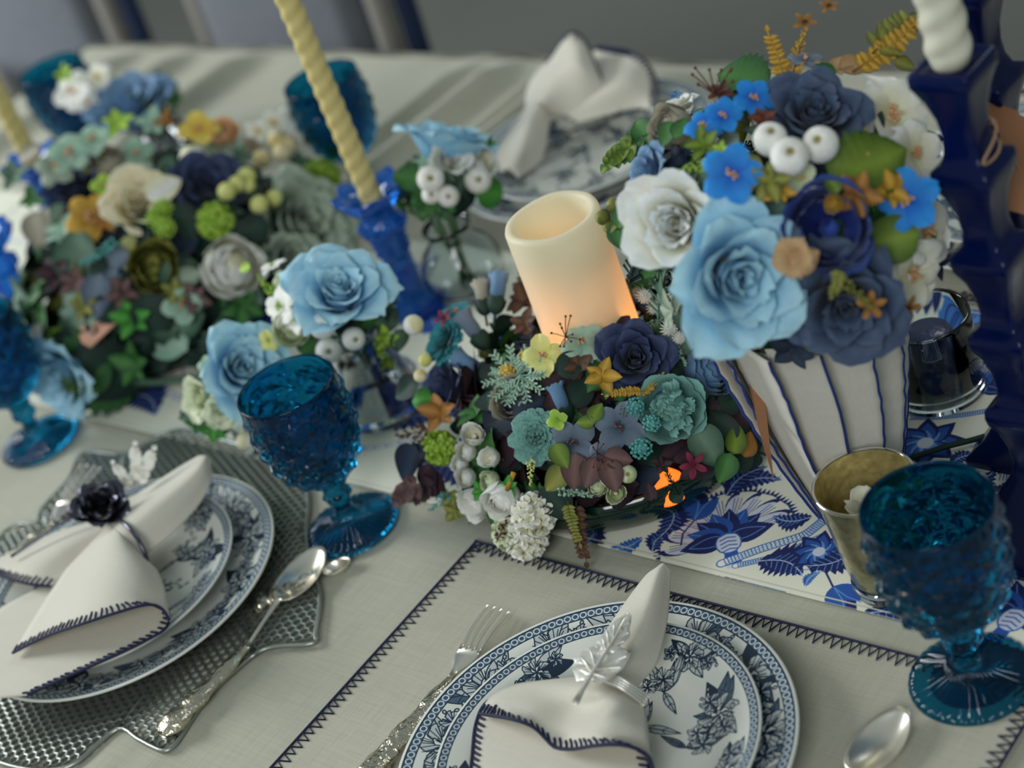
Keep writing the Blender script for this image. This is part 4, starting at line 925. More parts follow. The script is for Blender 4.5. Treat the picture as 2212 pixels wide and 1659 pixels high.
def bloomobj(par, base, kind, p, n, size, col, ang=None, sub=False, label=None, seed=0, stm='peach'):
    mt=pm(col); mw=face_matrix(p-base, n, size, ang); nm=NAME[kind]; kids=[]
    if kind in ('rose', 'peony', 'cabbage'):
        sd=seed%3; fn={'rose': lambda: rose(sd, op=(1.0, .8, 1.15)[sd]), 'peony': lambda: peony(sd, close=(.78, .72, .42)[sd]), 'cabbage': lambda: cabbage(sd)}[kind]
        if sub:
            core, ps=cached((kind, sd), lambda: (lambda r: (r[0].mesh(nm), [q.mesh('petal') for q in r[1]]))(fn())); me=core; kids=[('petal', q, mt) for q in ps]
        else: me=cached((kind, sd, 'm'), lambda: (lambda r: merge([r[0]]+r[1]).mesh(nm))(fn()))
    elif kind=='bud':
        me, ca=cached(('bud', seed%2), lambda: (lambda r: (r[0].mesh(nm), r[1].mesh('calyx')))(bud(seed%2))); kids=[('calyx', ca, pm('dark'))]
    elif kind=='berry':
        me, ca=cached('berry', lambda: (lambda r: (r[0].mesh(nm), r[1].mesh('berry_crown')))(berry())); kids=[('berry_crown', ca, pm('hay'))]
    elif kind in ('flo4', 'flo5', 'star', 'hyd'):
        me=cached((kind, seed%3), lambda: (floret(4, seed%3, .235) if kind=='flo4' else floret(5, seed%3) if kind=='flo5' else floret(5, seed%3, .30, .5, (60, 88), 0, 30, .07) if kind=='hyd' else floret(5, seed%3, .12, .5, (62, 88), .6)).mesh(nm)); kids=[('stamens', cached('stam', lambda: stamens(9, .17).mesh('stamens')), pm(stm))]
    else:
        B={'carn': lambda: carnation(seed), 'pom': lambda: pompom(seed), 'leaf': lambda: leaf(.36, 0, .25, .25), 'sleaf': lambda: leaf(.44, .09, .22, .2, 7, 19), 'rleaf': lambda: leaf(.38, 0, .3, .12, 7, 11), 'knob': lambda: knob(seed), 'sprig': lambda: sprig(6, .34, .34, 55, seed=seed, point=.3), 'fern': lambda: sprig(11, .17, .36, 78, seed=seed, bend=.1, fold=.3), 'euca': lambda: sprig(5, .34, .62, 65, seed=seed, fold=.4),
           'clus': lambda: cluster(5, .34, seed), 'need': lambda: needle(70, seed), 'bead': lambda: beads(30, seed), 'puff': lambda: puff(seed=seed), 'lace': lambda: lace(seed), 'stam': lambda: stamens(10, .5, 3, 1.1), 'ball': lambda: G().ball((0, 0, 0), .5, 12, 8)}[kind]
        me=cached((kind, seed%3), lambda: B().mesh(nm))
    if kind not in POINTING and kind!='ball': mw=mw@Matrix.Scale(1/norm([me]+[q for nm2, q, _ in kids if nm2=='petal']), 4)
    mw=lifted(mw, me, base, [q for nm2, q, _ in kids if nm2=='petal'])
    o=obj(nm, me, mt, par, mw=mw, label=label)
    for k, q, kmt in kids: obj(k, q, kmt, o)
    return o
def dress(par, base, dome, rows, det=False):
    """rows: (kind, px, py, size in px, colour, {fx, fy: lean of the face to the right/up, ang: pointing, w: how far it faces the viewer, lift})"""
    for i, r in enumerate(rows):
        kind, px, py, size, col=r[:5]; k=r[5] if len(r)>5 else {}
        p, n=dome.hit(px, py); p=p+(CAM-p).normalized()*k.get('lift', 0); v=(CAM-p).normalized(); s=px2m(size, p)
        pointing=kind in POINTING
        w=k.get('w', .55); nn=n*(1-w)+v*w+cR*k.get('fx', 0)+cU*k.get('fy', 0)
        ang=k.get('ang')
        if pointing and ang is None: ang=random.uniform(0, 360)
        if pointing and kind!='bud': p=p-(cR*math.cos(math.radians(ang))+cU*math.sin(math.radians(ang)))*s*.5
        if not pointing and kind not in ('ball', 'stam'): p=p-nn.normalized()*s*.04
        bloomobj(par, base, kind, p, nn, s, col, ang, k.get('sub', det and kind in ('rose', 'cabbage') and size>88), k.get('l'), k.get('seed', i), k.get('stm', 'peach'))
def filler(par, base, dome, n, cols, smin, smax, seed, kinds=('sprig', 'euca', 'leaf', 'need', 'clus'), zlo=.02, inner=1.0, gaps=(), avoid=None):
    rg=random.Random(seed)
    for i in range(n):
        a=i*2.39996; h=zlo+(1-zlo)*((i+.5)/n)**1.1; ce=math.sqrt(max(0, 1-h*h)); d=Vector((math.cos(a)*ce, math.sin(a)*ce, h))
        p=dome.c+Vector((d.x*dome.rx, d.y*dome.rx, d.z*dome.rz))*rg.uniform(.80, .93)*inner; kind=rg.choice(kinds); s=rg.uniform(smin, smax)*(1.6 if kind!='clus' and kind!='leaf' else 1.1)
        t=d.cross(Vector((rg.uniform(-1, 1), rg.uniform(-1, 1), .3))).normalized(); n2=(d+t*.3+Vector((0, 0, .25))).normalized(); y=(t+d*.35); y=(y-n2*y.dot(n2)).normalized()
        mt=Matrix((y.cross(n2), y, n2)).transposed().to_4x4()@Matrix.Scale(s, 4); mt.translation=p-base-y*s*.4
        nm=NAME[kind]; sd=i%3
        B={'leaf': lambda: leaf(.36, 0, .25, .25), 'sprig': lambda: sprig(6, .34, .34, 55, seed=sd, point=.3), 'euca': lambda: sprig(5, .34, .62, 65, seed=sd, fold=.4), 'need': lambda: needle(70, sd), 'clus': lambda: cluster(5, .34, sd)}[kind]
        q=p-CAM; fx=CX+F*q.dot(cR)/q.dot(cF); fy=CY-F*q.dot(cU)/q.dot(cF); col=rg.choice(cols)
        if avoid and (p.to_2d()-avoid[0].to_2d()).length<avoid[1]: continue
        if any(math.hypot(fx-x, fy-y)<r for x, y, r in gaps): continue
        me=cached((kind, sd), lambda: B().mesh(nm)); obj(nm, me, pm(col), par, mw=lifted(mt, me, base))
# ------------------------------------------------------------------ dark napkin ring with rose (left place)
nr=thing('napkin_ring', 'dark metal napkin ring with a black rose and silver leaf spray on the left napkin', 'napkin ring', at(250, 1140, .05))
obj('ring_band', G().tube(crv([at(226, 1140, .045), at(245, 1120, .060), at(270, 1132, .071), at(295, 1160, .066), at(312, 1192, .055), at(318, 1212, .047)], 22), .0021, 8), M_gun, nr, nr.location)
obj('stalk', G().tube(crv([at(212, 1092, .074), at(150, 1120, .070), at(80, 1165, .064), at(24, 1202, .060)], 16), .0016, 7), M_gun, nr, nr.location, label='dark curved wire stem')
p=at(216, 1088, .078); v=(CAM-p).normalized()
rr=obj('rose', cached(('rose', 0, 'm'), lambda: (lambda r: merge([r[0]]+r[1]).mesh('rose'))(rose(0))), M_gun, nr, mw=face_matrix(p-nr.location, v*.6+Vector((0, 0, .8))+cR*.1, px2m(108, p)), label='dark metal rose')
for (x, y, a, s) in ((262, 1028, 118, 64), (290, 1000, 84, 78), (312, 1008, 58, 84)):
    q=at(x, y, .078); q-= (cR*math.cos(math.radians(a))+cU*math.sin(math.radians(a)))*px2m(s, q)*.5
    obj('silver_leaf', cached('nrleaf', lambda: sprig(8, .24, .5, 58, seed=1).mesh('silver_leaf')), M_satin, nr, mw=face_matrix(q-nr.location, v, px2m(s, q), a), label='pale silver leaf')

# ------------------------------------------------------------------ nearest round arrangement
M_dglass=M('dark_green_glass', (10, 40, 30), rough=.06, coat=.5, spec=.6, var=.3, vscale=18); M_moss=M('floral_moss', (16, 26, 18), rough=.95, bump=(160, .8, .004), var=.4, vscale=60)
def bowl(par, base, c, R):
    obj('glass_bowl', G().lathe([(0, .002), (R*.95, 0), (R*.99, .003), (R*1.02, .012), (R*1.05, .022), (R*1.06, .036), (R*1.035, .036), (R*.98, .014), (R*.8, .006), (0, .006)], 72), M_dglass, par, mw=Matrix.Translation(c-base))
A1=tb(-.943, .895, .0018); B1=thing('flower_arrangement', 'blue, teal and white flower arrangement in a dark green bowl around the pillar candle', 'flower arrangement', A1)
bowl(B1, A1, A1, .125)
D1=Dome(A1+Vector((0, 0, .012)), .152, .118)
g=G(); P=[[( .100*math.cos(a)*math.cos(b), .100*math.sin(a)*math.cos(b), .012+.055*math.sin(b)) for b in np.linspace(0, .93, 8)] for a in np.linspace(0, 2*PI, 33)[:-1]]; g.grid(P, cu=True); obj('moss_bed', g, M_moss, B1)
filler(B1, A1, D1, 170, ['dark', 'dark', 'dark', 'deepblue', 'green', 'plum', 'brown'], .034, .055, 4, zlo=.0, gaps=((1440, 1045, 34), (1385, 1062, 30), (1330, 1120, 100), (1450, 1095, 80), (1240, 1140, 70), (1540, 1050, 60)), avoid=(PC, .058))
dress(B1, A1, D1, [
 ('bud', 1075, 632, 96, 'steel', {'ang': 96, 'lift': .008}), ('bud', 1042, 642, 84, 'beige', {'ang': 110}), ('bud', 1022, 712, 100, 'bluegrey', {'ang': 128, 'lift': .01, 'w': .7}), ('bud', 1020, 792, 104, 'steel', {'ang': 150, 'lift': .012, 'w': .7}),
 ('carn', 948, 728, 112, 'teal', {'fx': -.5, 'fy': .2}), ('flo5', 985, 672, 70, 'teal', {'fy': .3}), ('star', 958, 686, 46, 'burgundy', {'lift': .014, 'stm': 'burgundy'}), ('rose', 958, 836, 128, 'navy', {'fx': -.7, 'fy': .1, 'l': 'dark navy rose turned to the left'}),
 ('ball', 918, 778, 30, 'paleyellow', {'lift': .01}), ('ball', 908, 812, 30, 'cream', {'lift': .01}), ('ball', 893, 702, 46, 'white', {'lift': 0}),
 ('lace', 1100, 778, 70, 'mint', {'ang': 100, 'lift': .014}), ('lace', 1145, 795, 60, 'mint', {'ang': 30, 'lift': .014}), ('lace', 1080, 835, 60, 'mint', {'ang': 230, 'lift': .014}), ('lace', 1135, 840, 62, 'mint', {'ang': 290, 'lift': .015}), ('lace', 1105, 850, 56, 'mint', {'ang': 260, 'lift': .015}),
 ('knob', 1095, 806, 40, 'yellow', {'lift': .013}), ('knob', 1135, 772, 34, 'yellow', {'lift': .012}), ('knob', 1047, 760, 32, 'olive', {'lift': .006}),
 ('flo4', 1172, 768, 100, 'paleyellow', {'lift': .018, 'fx': -.1, 'w': .7, 'l': 'pale yellow four-petalled floret'}), ('flo4', 1258, 738, 104, 'mint', {'lift': .012, 'fy': .15, 'l': 'pale green hydrangea floret'}), ('flo4', 1302, 742, 82, 'sage', {'lift': .013, 'fx': .3}), ('rleaf', 1208, 700, 60, 'sage', {'ang': 95}), ('stam', 1222, 728, 80, 'cocoa', {'lift': .022}),
 ('rose', 1374, 770, 158, 'navy', {'lift': .014, 'w': .65, 'seed': 0, 'l': 'large dark slate-blue rose in front of the candle'}), ('sleaf', 1290, 688, 84, 'olive', {'ang': 82, 'lift': .01}), ('sleaf', 1318, 708, 70, 'green', {'ang': 150}), ('rleaf', 1348, 694, 42, 'plum', {'ang': 60, 'lift': .004}),
 ('clus', 1300, 812, 92, 'gold', {'lift': .022, 'w': .7}), ('peony', 1108, 862, 98, 'beige', {'fy': -.1}), ('bud', 1212, 866, 88, 'steel', {'ang': 112, 'lift': .008, 'w': .8}), ('fern', 1352, 850, 78, 'gold', {'ang': 190, 'lift': .016}), ('fern', 1405, 830, 70, 'gold', {'ang': 40, 'lift': .014}),
 ('cabbage', 1450, 882, 152, 'seafoam', {'lift': .012, 'w': .75, 'l': 'seafoam green peony with packed inner petals'}), ('peony', 1538, 798, 116, 'steel', {'fx': .4, 'w': .6, 'l': 'steel blue ranunculus'}), ('stam', 1562, 800, 40, 'burgundy', {'lift': .02, 'fx': .5}),
 ('puff', 1392, 640, 38, 'purewhite', {'lift': .022}), ('puff', 1437, 645, 40, 'purewhite', {'lift': .022}), ('puff', 1445, 710, 40, 'purewhite', {'lift': .022}), ('puff', 1466, 730, 34, 'purewhite', {'lift': .022}), ('puff', 1377, 632, 28, 'beige', {'lift': .022}),
 ('need', 1400, 680, 90, 'dark', {'ang': 70}), ('need', 1440, 690, 90, 'dark', {'ang': 100}), ('need', 1480, 660, 90, 'green', {'ang': 60}), ('need', 1430, 760, 90, 'dark', {'ang': 80}), ('bead', 1408, 700, 84, 'mint', {'ang': 40, 'lift': .01}), ('bead', 1460, 760, 84, 'mint', {'ang': 300, 'lift': .006}), ('bead', 1490, 650, 80, 'mint', {'ang': 20, 'lift': .006}), ('bead', 1390, 710, 60, 'mint', {'ang': 200, 'lift': .01}),
 ('sleaf', 1392, 598, 84, 'green', {'ang': 215, 'lift': .004}), ('sleaf', 1484, 694, 92, 'greygreen', {'ang': 105, 'lift': .012}), ('leaf', 1478, 752, 70, 'greygreen', {'ang': 255}), ('clus', 1330, 640, 56, 'cocoa', {}), ('clus', 1385, 560, 60, 'plum', {}), ('clus', 1422, 600, 60, 'brown', {}), ('clus', 1130, 650, 90, 'brown', {}), ('clus', 1135, 700, 80, 'brown', {}), ('sprig', 1120, 610, 100, 'brown', {'ang': 100}),
 ('carn', 1157, 944, 116, 'seafoam', {'lift': .016, 'w': .85, 'l': 'ruffled seafoam carnation'}), ('flo4', 1203, 907, 50, 'lime', {'lift': .03, 'stm': 'lime', 'w': .8}), ('flo4', 1238, 955, 112, 'bluegrey', {'lift': .012, 'w': .7, 'stm': 'mauve'}), ('flo4', 1338, 922, 124, 'bluegrey', {'lift': .012, 'w': .7, 'stm': 'mauve'}), ('flo4', 1306, 996, 90, 'bluegrey', {'lift': .012, 'w': .7, 'stm': 'mauve'}),
 ('knob', 1372, 880, 44, 'aqua', {'lift': .016}), ('knob', 1408, 914, 40, 'aqua', {'lift': .022}), ('knob', 1385, 968, 50, 'aqua', {'lift': .018}), ('knob', 1350, 890, 34, 'greygreen', {'lift': .012}),
 ('rleaf', 1288, 890, 48, 'mossgreen', {'ang': 60, 'lift': .02}), ('rleaf', 1264, 912, 42, 'mossgreen', {'ang': 180, 'lift': .02}), ('rleaf', 1212, 985, 62, 'mossgreen', {'ang': 300, 'lift': .02}), ('leaf', 1200, 1035, 76, 'olive', {'ang': 225, 'lift': .014}), ('leaf', 1240, 1020, 84, 'mauve', {'ang': 265, 'lift': .016}), ('rleaf', 1275, 1022, 70, 'mauve', {'ang': 250, 'lift': .02}), ('rleaf', 1322, 1028, 74, 'mauve', {'ang': 285, 'lift': .022}), ('rleaf', 1336, 990, 64, 'mauve', {'ang': 350, 'lift': .02}), ('stam', 1290, 976, 74, 'cocoa', {'lift': .024, 'fy': -.4}),
 ('clus', 950, 892, 100, 'rust', {'lift': .012, 'w': .7}), ('pom', 945, 968, 82, 'lime', {'fx': -.2, 'w': .7, 'l': 'lime green pompom flower'}), ('leaf', 900, 858, 70, 'bright', {'ang': 175}), ('rleaf', 870, 835, 76, 'dark', {'ang': 200}),
 ('peony', 1022, 940, 54, 'white', {'fx': .2, 'fy': .2, 'lift': .012}), ('peony', 1007, 976, 46, 'white', {'lift': .014}), ('peony', 992, 1003, 42, 'white', {'fx': -.2, 'lift': .014}), ('peony', 1056, 988, 50, 'white', {'fx': -.3, 'lift': .014}), ('peony', 1006, 1032, 46, 'white', {'lift': .014}), ('peony', 1056, 1038, 46, 'greenwhite', {'fx': -.2, 'lift': .014}),
 ('peony', 1022, 1090, 76, 'purewhite', {'fx': -.35, 'fy': -.5, 'lift': .016, 'sub': True, 'l': 'large white ranunculus bud'}), ('peony', 1084, 1084, 84, 'purewhite', {'fx': -.15, 'fy': -.6, 'lift': .02, 'sub': True, 'l': 'large white ranunculus bud under a green calyx'}), ('clus', 1098, 1052, 62, 'bright', {'lift': .018}), ('clus', 1036, 1060, 50, 'bright', {'lift': .012}),
 ('pom', 1152, 1112, 104, 'white', {'lift': .014, 'fx': .1, 'w': .7, 'l': 'cream white pompom flower'}), ('pom', 1104, 1152, 92, 'greenwhite', {'lift': .006, 'w': .7}), ('pom', 1146, 1188, 102, 'white', {'lift': .006, 'w': .8, 'l': 'cream white pompom flower drooping over the placemat edge'}),
 ('berry', 1356, 1024, 42, 'greenwhite', {'lift': .014}), ('berry', 1316, 1030, 46, 'white', {'lift': .010}), ('peony', 1330, 1066, 46, 'greenwhite', {'lift': .014}), ('peony', 1290, 1052, 44, 'greenwhite', {'lift': .010}), ('berry', 1282, 1018, 38, 'greenwhite', {'lift': .01}),
 ('bead', 1146, 1018, 66, 'paleyellow', {'ang': 268, 'lift': .024}), ('bead', 1240, 1062, 90, 'mint', {'ang': 350, 'lift': .01}), ('rleaf', 1206, 1084, 100, 'dark', {'ang': 300, 'lift': .004}), ('leaf', 866, 1000, 100, 'deepblue', {'ang': 230}), ('rleaf', 890, 985, 70, 'deepblue', {'ang': 210}), ('leaf', 920, 1040, 80, 'plum', {'ang': 260}), ('sprig', 905, 1062, 90, 'plum', {'ang': 200}), ('leaf', 945, 1050, 70, 'plum', {'ang': 285}), ('bead', 885, 930, 110, 'brown', {'ang': 185}), ('bead', 895, 952, 100, 'brown', {'ang': 195}), ('euca', 870, 1065, 90, 'mauve', {'ang': 210}),
 ('bead', 940, 1084, 80, 'aqua', {'ang': 215, 'lift': .004}), ('clus', 985, 1112, 66, 'olive', {}), ('clus', 976, 1078, 60, 'olive', {}), ('sprig', 1000, 1125, 60, 'olive', {'ang': 245}), ('fern', 1256, 1152, 140, 'brown', {'ang': 275, 'lift': .006}), ('fern', 1240, 1130, 100, 'olive', {'ang': 280, 'lift': .008}), ('bead', 1090, 1140, 76, 'cocoa', {'ang': 60, 'lift': .018}), ('leaf', 1045, 1150, 80, 'dark', {'ang': 235}),
 ('need', 1420, 1075, 90, 'dark', {'ang': 40, 'lift': .012}), ('leaf', 1462, 1066, 46, 'dark', {'ang': 70, 'lift': .012}), ('leaf', 1404, 1062, 44, 'plum', {'ang': 100, 'lift': .012}), ('need', 1450, 1040, 70, 'dark', {'ang': 120, 'lift': .014}),
 ('star', 1498, 1004, 64, 'burgundy', {'lift': .014, 'stm': 'burgundy'}), ('clus', 1430, 1005, 50, 'plum', {}), ('rleaf', 1566, 1012, 72, 'green', {'ang': 250, 'lift': .01}), ('leaf', 1592, 948, 70, 'mossgreen', {'ang': 75, 'lift': .008}), ('leaf', 1530, 965, 110, 'greygreen', {'ang': 305, 'lift': .01}), ('leaf', 1560, 920, 90, 'dark', {'ang': 120}), ('leaf', 1605, 985, 80, 'dark', {'ang': 60}), ('leaf', 1618, 960, 60, 'rust', {'ang': 70}), ('rleaf', 1580, 870, 70, 'dark', {'ang': 20}), ('leaf', 1512, 850, 60, 'greygreen', {'ang': 30}), ('leaf', 1255, 842, 90, 'dark', {'ang': 60}), ('leaf', 1070, 890, 120, 'deepblue', {'ang': 130, 'lift': .004}), ('leaf', 1100, 900, 120, 'deepblue', {'ang': 160, 'lift': .004}), ('leaf', 1060, 930, 70, 'charcoal', {'ang': 200}), ('leaf', 1150, 880, 90, 'deepblue', {'ang': 20}), ('rleaf', 1240, 786, 84, 'dark', {'ang': 30, 'lift': .004}), ('clus', 1250, 792, 80, 'brown', {'lift': .002}), ('rleaf', 1262, 776, 70, 'plum', {'ang': 100, 'lift': .002}), ('puff', 1412, 664, 34, 'purewhite', {'lift': .02}), ('puff', 1452, 668, 30, 'purewhite', {'lift': .02}),
], det=True)
obj('twig', G().tube([D1.hit(1096, 1065)[0]+(CAM-A1).normalized()*.022, D1.hit(1112, 1020)[0]+(CAM-A1).normalized()*.012], .0022, 6), pm('gold'), B1, A1)
# added emissive body low in the bowl, standing in for the candle's glow
p=at(1438, 1046, .030); p=Vector((p.x, p.y, TZ+.0185)); q=thing('glow_stand_in', 'added amber glow standing in for candle light between leaves at the bowl front', 'light', p)
obj('emissive_core', G().lathe([(0, 0), (.015, 0), (.016, .004), (.015, .015), (.010, .021), (0, .022)], 20), M('amber_glow', (250, 130, 50), emit=((255, 120, 40), 1.5), rough=.4), q)

# ------------------------------------------------------------------ far round arrangement
A2=tb(-1.632, .965, .0018); B2=thing('flower_arrangement', 'blurred arrangement of cream, yellow-green and navy flowers at left beyond the goblets', 'flower arrangement', A2)
bowl(B2, A2, A2, .150); D2=Dome(A2+Vector((0, 0, .015)), .195, .150)
g=G(); g.grid([[(.15*math.cos(a)*math.cos(b), .15*math.sin(a)*math.cos(b), .012+.112*math.sin(b)) for b in np.linspace(0, PI/2, 9)] for a in np.linspace(0, 2*PI, 33)[:-1]], cu=True); obj('moss_bed', g, M_moss, B2)
filler(B2, A2, D2, 130, ['dark', 'dark', 'green', 'greygreen', 'deepblue', 'olive', 'mint'], .035, .06, 8, zlo=.05)
dress(B2, A2, D2, [
 ('rose', 300, 436, 150, 'cream', {'fx': .1, 'l': 'cream and white open rose', 'lift': .01}), ('rleaf', 352, 402, 90, 'white', {'ang': 40, 'lift': .03}), ('rleaf', 318, 384, 60, 'cream', {'ang': 100, 'lift': .03}), ('rose', 446, 398, 150, 'navy', {'fx': .1, 'lift': .01, 'l': 'navy blue rose'}), ('peony', 500, 578, 140, 'white', {'fx': .1, 'l': 'white ranunculus low at the front'}), ('peony', 332, 580, 120, 'olive', {'w': .8, 'l': 'olive green peony'}),
 ('rose', 662, 480, 230, 'sage', {'fx': .2, 'fy': .1, 'lift': .01, 'l': 'big pale sage green bloom behind the blue rose'}), ('rose', 632, 560, 120, 'sage', {}), ('flo5', 740, 520, 120, 'sage', {}), ('flo5', 590, 265, 70, 'white', {'lift': .005}), ('flo5', 640, 252, 80, 'white', {}), ('flo5', 672, 262, 60, 'white', {}), ('flo5', 556, 282, 60, 'white', {}), ('flo5', 700, 275, 50, 'white', {}),
 ('ball', 598, 300, 42, 'cream', {'lift': .015}), ('ball', 624, 312, 40, 'cream', {'lift': .015}), ('ball', 610, 328, 42, 'cream', {'lift': .02}), ('ball', 566, 344, 42, 'cream', {'lift': .015}), ('ball', 532, 382, 44, 'paleyellow', {'lift': .02}), ('ball', 512, 398, 40, 'paleyellow', {'lift': .02}), ('ball', 490, 414, 42, 'paleyellow', {'lift': .02}), ('ball', 560, 442, 42, 'paleyellow', {'lift': .02}), ('ball', 592, 428, 38, 'paleyellow', {'lift': .02}), ('ball', 611, 394, 36, 'paleyellow', {'lift': .015}), ('ball', 538, 402, 30, 'paleyellow', {'lift': .016}),
 ('pom', 465, 474, 84, 'lime', {'lift': .012}), ('pom', 698, 380, 88, 'lime', {}), ('ball', 414, 340, 54, 'white', {'lift': .012}), ('flo4', 430, 278, 100, 'yellow', {'lift': .006, 'l': 'yellow floret'}), ('peony', 482, 284, 66, 'peach', {}), ('flo4', 470, 306, 80, 'sage', {}), ('flo5', 192, 468, 116, 'gold', {'lift': .006, 'l': 'orange-brown floret'}), ('clus', 222, 478, 70, 'rust', {}),
 ('knob', 335, 470, 44, 'lime', {'lift': .02}), ('knob', 352, 450, 46, 'lime', {'lift': .02}), ('knob', 356, 490, 50, 'lime', {'lift': .02}), ('flo4', 222, 400, 60, 'lime', {}), ('rose', 160, 398, 130, 'navy', {}), ('rleaf', 160, 545, 130, 'greygreen', {'ang': 95}), ('peony', 236, 352, 80, 'beige', {}), ('flo5', 294, 332, 90, 'mint', {}), ('rleaf', 370, 345, 100, 'dark', {'ang': 60}), ('bead', 220, 548, 110, 'aqua', {'ang': 210, 'lift': .02}), ('leaf', 100, 470, 110, 'beige', {'ang': 120}), ('leaf', 84, 500, 90, 'beige', {'ang': 285}),
 ('flo5', 150, 330, 110, 'mint', {}), ('flo5', 120, 360, 100, 'sage', {}), ('flo4', 200, 300, 90, 'mint', {}), ('clus', 255, 268, 80, 'lime', {}), ('clus', 330, 270, 90, 'mint', {}), ('clus', 160, 345, 60, 'olive', {}), ('flo4', 205, 355, 60, 'olive', {}), ('clus', 350, 262, 60, 'rust', {}), ('rleaf', 248, 560, 70, 'bluegrey', {'ang': 200}), ('rleaf', 245, 600, 50, 'bluegrey', {'ang': 250}), ('clus', 120, 590, 90, 'plum', {}), ('clus', 160, 610, 80, 'mauve', {}), ('clus', 262, 632, 80, 'mauve', {}), ('flo4', 392, 660, 90, 'mint', {}), ('clus', 420, 645, 80, 'mauve', {}), ('clus', 380, 630, 70, 'olive', {}), ('rleaf', 410, 596, 60, 'sage', {'ang': 20}), ('leaf', 210, 640, 100, 'bluegrey', {'ang': 260}), ('clus', 180, 660, 70, 'olive', {}), ('clus', 285, 690, 100, 'bright', {}), ('leaf', 330, 690, 120, 'dark', {'ang': 290}),
 ('clus', 520, 340, 60, 'greygreen', {}), ('clus', 650, 360, 90, 'greygreen', {}), ('rleaf', 520, 310, 60, 'mint', {'ang': 80}), ('flo4', 545, 312, 60, 'beige', {}), ('clus', 670, 290, 60, 'gold', {}), ('clus', 715, 330, 50, 'lime', {}), ('leaf', 580, 480, 90, 'dark', {'ang': 40}), ('leaf', 540, 500, 90, 'dark', {'ang': 200}), ('leaf', 400, 480, 90, 'dark', {'ang': 300}), ('flo4', 760, 440, 100, 'sage', {}), ('leaf', 60, 330, 60, 'beige', {'ang': 200}), ('clus', 70, 430, 70, 'green', {}), ('clus', 30, 380, 80, 'greygreen', {}),
])
# kraft tag by the far bowl
TGZ=.085
tp=[(168, 716), (236, 660), (262, 690), (196, 752), (178, 742)]
t=thing('kraft_tag', 'small brown kraft tag lying against the far bowl above the lying bouquet', 'tag', at(210, 706, .085)); obj('card', G().slab([at(x, y, TGZ) for x, y in tp], (0, 0, 1), .0012), M('kraft_card_pale', (190, 142, 116), rough=.85, var=.06, vscale=40), t, t.location, smooth=False)
obj('eyelet', G().tube([at(199+9*math.cos(a), 713+9*math.sin(a), TGZ+.0016) for a in np.linspace(0, 2*PI, 13)], .0016, 5), M_gun, t, t.location)

# ------------------------------------------------------------------ pleated vase with the tall bouquet
V3=tb(-.7030, .8750, .0018); M_vase=linen('pleated_white_cloth', (206, 202, 190), .05, 70, .25); M_edge=M('navy_edging', (30, 52, 122), rough=.6)
t=thing('pleated_vase', 'white pleated tapering vase with wavy navy-edged ruffles holding the tall bouquet', 'vase', V3)
HV=.200; prof=lambda s: .028+.039*s**.9+.003*math.sin(PI*s)
obj('inner_cup', G().lathe([(0, 0), (.0285, 0)]+[(prof(s)-.0035, HV*s) for s in np.linspace(.02, .97, 16)]+[(prof(.97)-.006, HV*.97), (.03, .01), (0, .01)], 40), M_vase, t)
NP=13
for k in range(NP):
    a0=2*PI*k/NP+.18; g=G(); P=[]; E=[]
    for i in range(25):
        s=i/24; row=[]
        for j in range(9):
            q=j/8; a=a0+(2*PI/NP)*(q*1.16-.06); r=prof(s)+.0005+.0105*(.35+.65*s)*(q**1.6)-.003*math.sin(PI*q)+.0012*math.sin(60*s+k*2)*q**3*s
            a+=.020*math.sin(9*s+k)*q**2; row.append((r*math.cos(a), r*math.sin(a), .0012+HV*s*(1+.012*math.sin(3*q+k))))
        P.append(row); E.append(Vector(row[-1]))
    g.grid(P); o=obj('pleat', g, M_vase, t, solid=.0009); obj('navy_edge', G().tube(E, .0011, 6), M_edge, o)
S3=V3+Vector((0, 0, .262)); B3=thing('bouquet', 'tall bouquet of white, sky blue and navy artificial roses in the pleated vase', 'bouquet', V3+Vector((0, 0, .05)))
D3=Dome(S3, .115, .105); b3=B3.location
g=G()
for k in range(14): a=k*2.4; g.tube([(.010*math.cos(a), .010*math.sin(a), -.036), (.02*math.cos(a), .02*math.sin(a), .07), (.07*math.cos(a)*(.3+.05*k), .07*math.sin(a)*(.3+.05*k), .20)], .0022, 5)
obj('stems', g, pm('green'), B3)
g=G(); g.ball((0, 0, .205), .066, 16, 10, (1, 1, .9)); obj('moss_bed', g, M_moss, B3)
filler(B3, b3, D3, 70, ['dark', 'green', 'greygreen', 'olive', 'sage', 'deepblue'], .03, .05, 12, zlo=-.5, inner=.96)
